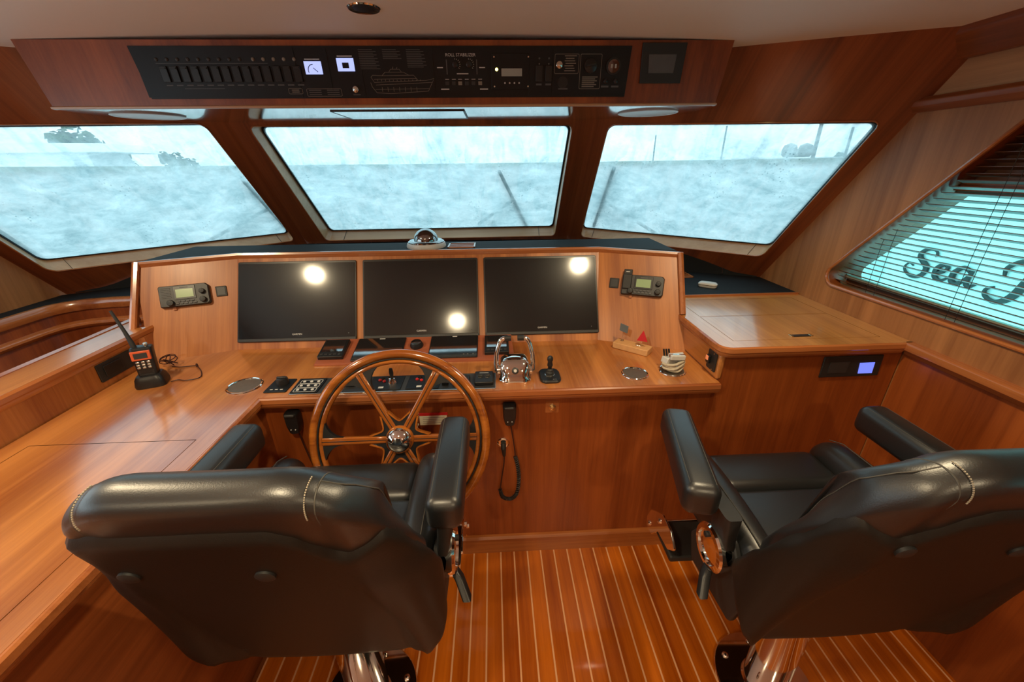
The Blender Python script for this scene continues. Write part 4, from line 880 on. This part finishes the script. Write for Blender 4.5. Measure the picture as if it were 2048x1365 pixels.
obj('lead', MB().tube([(p[0], p[1], .0030) for p in stroke([(.048, -.098, 0), (.068, -.086, 0), (.10, -.092, 0), (.138, -.072, 0), (.110, -.020, 0), (.062, .030, 0), (.05, .034, 0), (0, .026, 0), (-.04, .034, 0)])], .0019, 6), 'cable', cb, smooth=True)
rnd = random.Random(5)
for k in range(6):
    a, b, ph = rnd.uniform(.022, .042), rnd.uniform(.014, .024), rnd.uniform(0, 3)
    obj('coil_loop', MB().tube([(-.055+a*math.cos(t)*math.cos(ph)-b*math.sin(t)*math.sin(ph), .045+a*math.cos(t)*math.sin(ph)*.5+b*math.sin(t)*.8, .006+.004*k+.010*(1+math.sin(t+ph))) for t in [i*2*math.pi/20 for i in range(20)]], .0019, 5, True), 'cable', cb, smooth=True)
obj('plug', MB().lathe([(.004, 0), (.004, .010), (.0025, .014)], (.062, .030, .0), n=10), 'cable', cb, smooth=True)
# socket on the ledge panel
sk = thing('socket_panel', 'black socket plate on the port ledge panel behind the handheld radio', 'socket', frame=frame((-1.4568, 1.435, .918), (0, 1, 0), (0, 0, 1)))
obj('plate', MB().prism(rrect(-.078, .085, -.034, .034, .004), 0, .006), 'blackm', sk, bevel=.0015)
obj('recess', MB().prism(rrect(-.055, .020, -.020, .022, .003), .006, .009), 'blackp', sk, bevel=.001)
# rocker switch on cabinet side
rs = thing('breaker_plate', 'small black switch plate with an orange rocker on the cabinet side', 'switch', frame=frame((.8118, 1.316, .921), (0, -1, 0), (0, 0, 1)))
obj('plate', MB().prism(rrect(-.030, .030, -.038, .038, .006), 0, .005), 'blackm', rs, bevel=.0015)
obj('rocker', MB().prism(rrect(-.026, -.004, -.016, .016, .003), .005, .014), 'blackp', rs, bevel=.002); obj('lit_rocker', MB().prism(rrect(-.024, -.008, -.004, .014, .002), .013, .016), 'orlit', rs, bevel=.001)
for y in (-.032, .032): obj('screw', MB().cyl((.012, y, .005), .003, .0012, n=10), 'steel', rs)
# control plate on cabinet face
ct_ = thing('climate_panel', 'black panel with a dark window and a blue lit screen on the cabinet front', 'control panel', frame=frame((1.322, 1.2745, .901), (1, 0, 0), (0, 0, 1)))
obj('plate', MB().prism([(-.113, -.044), (.114, -.042), (.110, .044), (-.115, .042)], 0, .006), 'blackm', ct_, bevel=.002)
obj('dark_window', MB().prism([(-.088, -.026), (-.018, -.026), (-.014, .021), (-.088, .020)], .006, .0075), 'greyp', ct_)
o = obj('lit_screen', MB().prism([(.032, -.030), (.086, -.030), (.083, .015), (.026, .014)], .006, .0075), 'lcdb', ct_); o['label'] = 'blue lit screen'
# things on the dashboard and console shelf
cp = thing('dome_compass', 'dome compass with clear glass bowl and white base on the black shelf', 'compass', (-.326, 1.985, 1.2455))
obj('base', MB().lathe([(.092, 0), (.094, .008), (.090, .020), (.080, .026)], n=36), 'white', cp, smooth=True)
obj('ring', MB().lathe([(.086, .018), (.086, .026), (.078, .032), (.064, .032)], n=36), 'glossk', cp, smooth=True)
obj('bowl', MB().lathe([(.058*math.cos(R(a)), .031+.055*math.sin(R(a))) for a in range(0, 91, 9)], n=32), 'glossk', cp, smooth=True)
obj('card', MB().lathe([(.048, .030), (.048, .034), (.0005, .036)], n=24), 'printt', cp)
def grille(x, y, z, w, h, label):
    g = thing('vent_grille', label, 'vent', (x, y, z), group='wooden dash vents')
    for a, b, c, d in ((-w, w, -h, -h+.008), (-w, w, h-.008, h), (-w, -w+.008, -h, h), (w-.008, w, -h, h)): obj('frame_bar', MB().box(a, b, c, d, 0, .006), 'trimx', g, bevel=.001)
    n = max(2, int(2*h/.034))
    for i in range(1, n): obj('slat', MB().box(-w+.008, w-.008, -h+2*h*i/n-.004, -h+2*h*i/n+.004, .001, .005), 'trimx', g)
    obj('opening', MB().box(-w+.004, w-.004, -h+.004, h-.004, 0, .001), 'darktrim', g)
grille(-.155, 1.985, 1.2455, .066, .060, 'wooden slatted vent beside the dome compass')
grille(1.085, 2.25, 1.006, .050, .068, 'wooden slatted vent on the starboard dash')
rm = thing('white_remote', 'small white handset lying on the black starboard dash', 'remote', (1.118, 1.995, 1.006), R(-35))
obj('body', MB().loft([hw(.040, .018, 0), hw(.046, .022, .008), hw(.046, .022, .018), hw(.036, .015, .026)]), 'white', rm, smooth=True, auto=50); obj('band', MB().loft([hw(.0465, .0225, .011), hw(.0465, .0225, .014)]), 'gold', rm)
# things on the console front
def mic(x, z, label, plug):
    m = thing('hand_microphone', label, 'microphone', (x, 1.298, z), group='hand microphones on the console front')
    obj('clip', MB().box(-.012, .012, -.016, 0, -.02, .03), 'blackm', m)
    q = rpoly([(-.026, .046), (-.024, -.012), (-.016, -.046), (.016, -.046), (.024, -.012), (.026, .046)], .010, 4)
    obj('body', MB().loft([[(a, -.012, b) for a, b in q], [(a, -.034, b) for a, b in q], [(a*.86, -.042, b*.92) for a, b in q]]), 'blackp', m, smooth=True, auto=35)
    obj('top_key', MB().box(-.020, .016, -.046, -.030, .030, .040), 'greyp', m, bevel=.003)
    for a in (-.008, .008): obj('screw', MB().cyl((a, -.042, -.024), .0022, .0015, (0, -1, 0), 8), 'printw', m)
    return m
m = mic(.0415, .742, 'black hand microphone with coiled lead hanging right of the steering wheel', True)
pth = stroke([(.002, -.045, 0), (.010, -.10, 0), (.018, -.17, 0), (.020, -.205, 0)])
obj('lead', MB().tube([(a, -.022, b) for a, b, c in pth], .0028, 6), 'cable', m, smooth=True)
base = stroke([(.020, -.205, 0), (.030, -.26, 0), (.034, -.33, 0), (.024, -.40, 0), (-.002, -.428, 0), (-.034, -.415, 0), (-.044, -.375, 0)], 40)
co_ = []
for i, (a, b, c) in enumerate(base):
    j = min(i+1, len(base)-1); k = max(i-1, 0); d = Vector((base[j][0]-base[k][0], base[j][1]-base[k][1])).normalized(); t = i*1.05
    co_.append((a+d.y*-.0065*math.cos(t), -.020-.0065*math.sin(t), b+d.x*.0065*math.cos(t)))
obj('coiled_lead', MB().tube(co_, .0026, 5), 'blackm', m, smooth=True)
pth = stroke([(-.044, -.375, 0), (-.036, -.31, 0), (-.026, -.24, 0), (-.024, -.19, 0)])
obj('return_lead', MB().tube([(a, -.020, b) for a, b, c in pth], .0028, 6), 'cable', m, smooth=True)
obj('plug', MB().tube([(-.024, -.020, -.20), (-.026, -.026, -.16), (-.026, -.014, -.145)], [.006, .010, .011], 10), 'blackm', m, smooth=True)
m = mic(-.757, .742, 'black hand microphone hanging left of the steering wheel', False)
obj('lead', MB().tube([(a, -.02, b) for a, b, c in stroke([(.004, -.045, 0), (.012, -.12, 0), (.026, -.22, 0), (.03, -.30, 0)])], .0028, 6), 'cable', m, smooth=True)
for x, z, lb in ((.015, .592, 'round chrome socket below the right hand microphone'), (-.716, .578, 'round chrome socket left of the steering wheel')):
    s = thing('chrome_socket', lb, 'socket', (x, 1.2975, z), group='round sockets on the console front')
    obj('flange', MB().lathe([(.024, 0), (.024, .003), (.018, .006), (.014, .006)], (0, 0, 0), (0, -1, 0), 24), 'chrome', s, smooth=True)
    obj('core', MB().lathe([(.014, .001), (.014, .005), (.0005, .005)], (0, 0, 0), (0, -1, 0), 20), 'blackp', s)
dk = thing('door_button', 'small brass knob on a clear square plate on the console front', 'knob', (.206, 1.2975, .752))
obj('plate', MB().prism(rrect(-.026, .026, -.026, .026, .002), 0, .002, lambda a, b, c: (a, -c, b)), 'trimx', dk)
obj('knob', MB().lathe([(.014, .002), (.014, .006), (.008, .008), (.011, .016), (.0005, .019)], (0, 0, 0), (0, -1, 0), 20), 'gold', dk, smooth=True)
wp = thing('warning_placard', 'cream placard with a red header on the console front behind the wheel', 'placard', (-.25, 1.2975, .716))
obj('card', MB().box(-.052, .052, -.002, 0, -.026, .026), 'cream', wp); obj('red_header', MB().box(-.056, .056, -.0035, -.0005, .017, .028), 'red', wp)
for i in range(4): obj('print_line', MB().box(-.040, .044-.006*(i % 2), -.0024, -.0019, .006-i*.008, .008-i*.008), 'printt', wp)

# ------------------------------------------------------------------ steering wheel
FW = frame((-.330, 1.112, .768), (1, 0, 0), (0, math.sin(R(22)), math.cos(R(22))))
sw = thing('steering_wheel', 'varnished wooden six-spoke ship steering wheel with a chrome hub', 'steering wheel', frame=FW)
N = 72; RO, RI = .300, .252
def ring(r0, r1, z0, z1, c=.006):
    prof = [(r0, z0+c), (r0+c, z0), (r1-c, z0), (r1, z0+c), (r1, z1-c), (r1-c, z1), (r0+c, z1), (r0, z1-c)]
    return MB().loft([[(r*math.cos(t), r*math.sin(t), z) for r, z in prof] for t in [2*math.pi*i/N for i in range(N)]+[0]], caps=False)
obj('rim_outer_band', ring(.2705, RO, -.014, .016, .010), 'wheelw', sw, smooth=True, auto=60)
obj('rim_inlay', ring(.2665, .2712, -.010, .0125, .001), 'blackp', sw, smooth=True)
obj('rim_inner_band', ring(RI, .2670, -.010, .012, .005), 'wheelw', sw, smooth=True, auto=60)
for k in range(6):
    rot = Matrix.Rotation(R(60*k), 4, 'Z')
    s = obj('spoke', MB().loft([[(r, -w, -h), (r, w, -h), (r, w, h), (r, -w, h)] for r, w, h in ((.040, .0115, .011), (.10, .0120, .011), (.20, .0125, .011), (.256, .0130, .011))]), 'wheelw', sw, bevel=.004); s.matrix_basis = rot
    e = obj('spoke_inlay', MB().box(.04, .255, -.0012, .0012, .0095, .0118), 'blackp', s)
    for sg in (-1, 1):
        q = [(.186, sg*.0125)]+[(.186+.060*math.sin(t), sg*(.0125+.062*(1-math.cos(t)))) for t in [R(15*i) for i in range(1, 7)]]+[(.252, sg*.080), (.262, sg*.050), (.266, sg*.0125)]
        obj('rim_web', MB().prism(q if sg > 0 else q[::-1], -.008, .008), 'blackp', s, smooth=True)
for k in range(6):                                            # black webs with a wooden edge between the spokes at the hub
    rot = Matrix.Rotation(R(60*k+30), 4, 'Z')
    arcp = [(.061+.034*(t/30)**2) for t in range(-30, 31, 5)]; th_ = [R(t*.76) for t in range(-30, 31, 5)]
    oc_ = [(r*math.cos(a), r*math.sin(a)) for r, a in zip(arcp, th_)]; ic_ = [(.036*math.cos(a), .036*math.sin(a)) for a in th_[::-1]]
    w_ = obj('hub_web', MB().prism(oc_+ic_, -.008, .007), 'blackp', sw, smooth=True); w_.matrix_basis = rot
    obj('web_edge', MB().loft([[(x*1.0, y, -.008), (x*1.09, y*1.0, -.008), (x*1.09, y*1.0, .010), (x, y, .010)] for x, y in oc_]), 'wheelw', w_, smooth=True)
obj('hub', MB().lathe([(.046, -.016), (.047, .012), (.043, .020), (.040, .024)], n=32), 'wheelw', sw, smooth=True)
obj('hub_cap', MB().lathe([(.041, .018), (.042, .026), (.039, .034), (.030, .044), (.016, .050), (.0005, .052)], n=36), 'chrome', sw, smooth=True)
obj('shaft', MB().lathe([(.034, -.014), (.034, -.06), (.026, -.08), (.026, -.19)], n=24), 'chrome', sw, smooth=True)
# ------------------------------------------------------------------ helm chairs
def interp(tab, x):
    x = abs(x)
    if x <= tab[0][0]: return tab[0][1]
    for (a, b), (c, d) in zip(tab[:-1], tab[1:]):
        if x <= c: t = (x-a)/(c-a); t = t*t*(3-2*t)*.5+t*.5; return b+(d-b)*t
    return tab[-1][1]
SH_TOP = [(0, 1.116), (.09, 1.112), (.122, 1.092), (.148, 1.056), (.170, 1.024), (.188, 1.018), (.215, 1.030), (.250, 1.048), (.268, 1.018), (.30, .94), (.35, .83), (.41, .73)]
SH_TOP_PORT = [(0, 1.116), (.15, 1.112), (.20, 1.104), (.240, 1.085), (.262, 1.045), (.30, .95), (.35, .84), (.41, .73)]
SH_BOT = [(0, .420), (.17, .424), (.21, .442), (.25, .485), (.29, .545), (.34, .61), (.41, .67)]
CU_TOP = [(0, 1.184), (.12, 1.184), (.16, 1.174), (.20, 1.145), (.24, 1.095), (.28, 1.02), (.33, .93), (.40, .82)]
FLAT = .235
def plan(s):
    """bucket-shaped plan: flat middle, rounded corners, sides running forward; s is the distance from the middle"""
    q = abs(s); rc = .07; am = R(100)
    if q < FLAT: x, y = q, .006*(q/FLAT)**2
    elif q < FLAT+rc*am: a = (q-FLAT)/rc; x, y = FLAT+rc*math.sin(a), .006+rc*(1-math.cos(a))
    else: l = q-FLAT-rc*am; x, y = FLAT+rc*math.sin(am)+l*math.cos(am), .006+rc*(1-math.cos(am))+l*math.sin(am)
    return math.copysign(x, s), y
def normal(s):
    a = max(0, min((abs(s)-FLAT)/.07, R(100))); return math.copysign(math.sin(a), s), -math.cos(a)      # outwards and aft
def pos(s, z, inset=0):
    x, y = plan(s); nx, ny = normal(s); k = .31*max(0, 1-max(0, abs(s)-.20)/.16)       # the sides stand upright
    return Vector((x-nx*inset, -.171-k*(z-.62)+y-ny*inset-.05*(1-k/.31), z))
def make_chair(label):
    ch = thing('helm_chair', label, 'chair', (-.446, .760, 0), 0, 'black leather helm chairs')
    W = .405
    # rear shell
    def shell_mesh(port_top):
      def sh(u, v, inset=0):
        q = W*(2*u-1); zt, zb = interp(port_top if q < 0 else SH_TOP, q), interp(SH_BOT, q)
        z = zb+(zt-zb)*v; d = min(z-zb, zt-z); e = 1-min(d/.030, 1)
        t_ = max(0, min(1, (abs(q)-(.165+(.95-z)*.16))/.022)) if z < .96 else 0; t_ *= min(1, (.96-z)/.08)
        return pos(q, z, max(inset, 0)-.007*t_*t_*(3-2*t_)*(e < 1)+.022*(1-math.sqrt(max(0, 1-e*e))))
      m = MB().grid(sh, 96, 34)
      m.grid(lambda u, v: sh(u, v, .030 if .02 < v < .98 else .004), 96, 34)
      return m
    obj('back_shell', shell_mesh(SH_TOP_PORT), 'shell', ch, smooth=True, auto=75)
    make_chair.other = shell_mesh(SH_TOP)
    for q, z in ((-.170, .985), (.045, .970)):
        nx, ny = normal(q); obj('shell_button', MB().lathe([(.017, -.006), (.017, .004), (.011, .007), (.0005, .007)], pos(q, z), (nx, ny, -.3), 16), 'blackm', ch, smooth=True)
    # back cushion: stadium section lofted round the bucket
    rings = []; NS = 64; NP = 32; WC = .395
    def cush(q, a, grow=0):
        zt = interp(CU_TOP, q); zb = .64; ax = min(abs(q)/.412, 1)
        th = .047*math.sqrt(max(1-ax**6, .01))+.003; dip = .006*math.exp(-((abs(q)-.172)/.011)**2)
        r = th-dip+grow; ca, sa = math.cos(a), math.sin(a)
        z = (zt-r if sa >= 0 else zb+r)+r*sa-dip*.6*(sa > 0)
        return pos(q, min(z, zt-.2*r), .060-r*-ca)+Vector((0, 0, max(0, z-(zt-.2*r))))
    for i in range(NS+1):
        q = WC*math.sin((i/NS-.5)*math.pi)*.999; rings.append([cush(q, 2*math.pi*(k+.5)/NP) for k in range(NP)])
    obj('back_cushion', MB().loft(rings), 'leather', ch, smooth=True, auto=80, subsurf=1)
    for s in (-1, 1):                                          # stitched seams over the top
        q = s*.172; path = [cush(q, R(5+k*175/39), .0004) for k in range(40)]
        path += [cush(q, R(180), .0004)+Vector((0, .010*j, -.03*j)) for j in (1, 2)]
        obj('seam', MB().tube(path, .0014, 5), 'stitch', ch, smooth=True)
        st = MB(); sp_ = [cush(s*(abs(q)-.011), R(5+k*175/39), .0006) for k in range(40)]
        for k in range(18, 39):
            a, b = sp_[k], sp_[k+1]; st.tube([a, a+(b-a)*.6], .0012, 4)
        so_ = obj('stitching', st, 'stitchl', ch); so_['kind'] = 'stuff'
        path = [cush(s*(.172+.20*t), R(88-10*t), .0002) for t in [i/20 for i in range(21)]]
        obj('wing_seam', MB().tube(path, .0012, 5), 'stitch', ch, smooth=True)
    # seat
    def pad(name, x0, x1, y0, y1, z0, z1, r, mat='leather', crown=.0, p=.35):
        cx, cy, cz = (x0+x1)/2, (y0+y1)/2, (z0+z1)/2; hx, hy, hz = (x1-x0)/2, (y1-y0)/2, (z1-z0)/2
        bm = bmesh.new(); bmesh.ops.create_cube(bm, size=2)
        bmesh.ops.scale(bm, vec=(hx, hy, hz), verts=bm.verts); bmesh.ops.bevel(bm, geom=bm.edges[:], offset=r, segments=5, profile=.5, affect='EDGES')
        for v in bm.verts:
            if v.co.z > 0: v.co.z += crown*(1-(v.co.x/hx)**2)*(1-(v.co.y/hy)**2)
        bmesh.ops.translate(bm, vec=(cx, cy, cz), verts=bm.verts); return obj(name, bm, mat, ch, smooth=True, auto=60)
    pad('seat_panel', -.19, .19, -.13, .155, .60, .705, .022)
    pad('seat_front_panel', -.19, .19, .148, .315, .585, .716, .034)
    for s in (-1, 1):
        rg = []
        for y, zc, rz, rx in ((-.14, .675, .05, .030), (-.12, .680, .075, .042), (0, .682, .085, .052), (.14, .682, .088, .055), (.26, .680, .088, .054), (.31, .672, .075, .046), (.332, .662, .040, .026), (.336, .658, .012, .01)):
            rg.append([(s*.232+rx*math.copysign(abs(math.cos(t))**.75, math.cos(t)), y, zc+rz*math.copysign(abs(math.sin(t))**.75, math.sin(t))) for t in [2*math.pi*k/20 for k in range(20)]])
        obj('seat_bolster', MB().loft(rg), 'leather', ch, smooth=True, auto=80, subsurf=1)
        obj('seam', MB().tube([(s*.232+s*.012, y, zc+rz+.0005) for y, zc, rz in ((-.12, .680, .075), (0, .682, .084), (.14, .682, .087), (.26, .680, .087), (.31, .672, .074))], .0016, 5), 'stitch', ch, smooth=True)
        # armrest
        arm = pad('armrest_pad', s*.312-.044, s*.312+.044, -.075, .290, .812, .902, .026, crown=.004)
        for q in (-1, 1): obj('stitching', MB().tube([(s*.312+q*.030, y, .8995) for y in (-.05, .05, .15, .265)], .0009, 5), 'stitch', arm)
        obj('armrest_post', MB().loft([[(s*.312+a*.020, -.030+b*.040, .83) for a, b in rrect(-1, 1, -1, 1, .4)], [(s*.302+a*.016, -.025+b*.036, .75) for a, b in rrect(-1, 1, -1, 1, .4)], [(s*.290+a*.014, -.020+b*.045, .66) for a, b in rrect(-1, 1, -1, 1, .4)]]), 'blackm', ch, smooth=True)
        hb = obj('armrest_hub', MB().lathe([(.060, 0), (.062, .006), (.062, .030), (.058, .036), (.046, .037), (.044, .030), (.0005, .029)], (s*.290, -.015, .680), (s, 0, 0), 36), 'chrome', ch, smooth=True, auto=30)
        obj('hub_bolt', MB().lathe([(.008, 0), (.008, .012), (.0005, .014)], (s*.321, -.005, .715), (s, 0, 0), 12), 'blackm', hb, smooth=True)
        obj('adjust_lever', MB().loft([[(s*.317+a*.010, -.028+b*.011, .628) for a, b in rrect(-1, 1, -1, 1, .4)], [(s*.331+a*.011, -.040+b*.012, .612) for a, b in rrect(-1, 1, -1, 1, .4)], [(s*.351+a*.011, -.075+b*.012, .580) for a, b in rrect(-1, 1, -1, 1, .4)]]), 'blackp', hb, smooth=True)
        obj('side_plate', MB().prism(rpoly([(-.11, .52), (.09, .50), (.12, .58), (.05, .70), (-.05, .74), (-.14, .64)], .02), 0, .016, lambda a, b, c: (s*(.274+c), a, b)), 'blackm', ch, smooth=True, bevel=.004)
    # under-seat frame, pedestal
    pad('seat_base', -.20, .20, -.14, .22, .52, .60, .012, 'blackm')
    obj('swivel_housing', MB().lathe([(.11, .50), (.12, .525), (.10, .53), (.0005, .53)], n=28), 'blackm', ch, smooth=True)
    obj('pedestal', MB().lathe([(.062, .012), (.062, .10), (.060, .47), (.064, .475), (.064, .50), (.05, .505)], n=40), 'chrome', ch, smooth=True)
    fl_ = obj('floor_flange', MB().lathe([(.150, .0005), (.150, .011), (.147, .014), (.068, .0155), (.066, .020), (.062, .024)], n=48), 'chrome', ch, smooth=True)
    for k in range(6):
        t = R(60*k+20); obj('flange_bolt', MB().lathe([(.011, 0), (.010, .006), (.005, .010), (.0005, .0105)], (.118*math.cos(t), .118*math.sin(t), .0135), n=12), 'chrome', fl_, smooth=True)
    # folding footrest
    for s in (-1, 1):
        br = obj('footrest_bracket', MB().prism(rpoly([(.13, .48), (.17, .52), (.24, .52), (.32, .46), (.345, .40), (.33, .365), (.29, .37), (.25, .43), (.17, .44)], .012), 0, .008, lambda a, b, c: (s*.318+c-.004, a, b)), 'chrome', ch, bevel=.002)
        for y, z in ((.318, .395), (.25, .48)): obj('bracket_bolt', MB().lathe([(.010, 0), (.009, .006), (.0005, .008)], (s*.321, y, z), (s, 0, 0), 12), 'chrome', br, smooth=True)
    f_ = pad('footrest_platform', -.305, .305, .17, .315, .375, .400, .008, 'blackm')
    obj('footrest_rail', MB().tube([(-.318, .325, .385), (.318, .325, .385)], .010, 10), 'chrome', ch, smooth=True)
    return ch
chair = make_chair('black leather helm chair in front of the steering wheel')
c2 = dup(chair, T((.862, .735, 0)), 'black leather helm chair facing the starboard cabinet')
for o in c2.children:                                          # its inboard armrest is swung outwards
    if o.name.startswith('armrest_pad') and sum(v.co.x for v in o.data.vertices) < 0:
        o.matrix_basis = T((-.342, .135, 0)) @ Matrix.Rotation(R(-13), 4, 'Z') @ T((.312, -.107, 0))
    if o.name.startswith('back_shell'):
        n_ = obj('back_shell', make_chair.other, 'shell', None, smooth=True, auto=75); o.data = n_.data; bpy.data.objects.remove(n_)
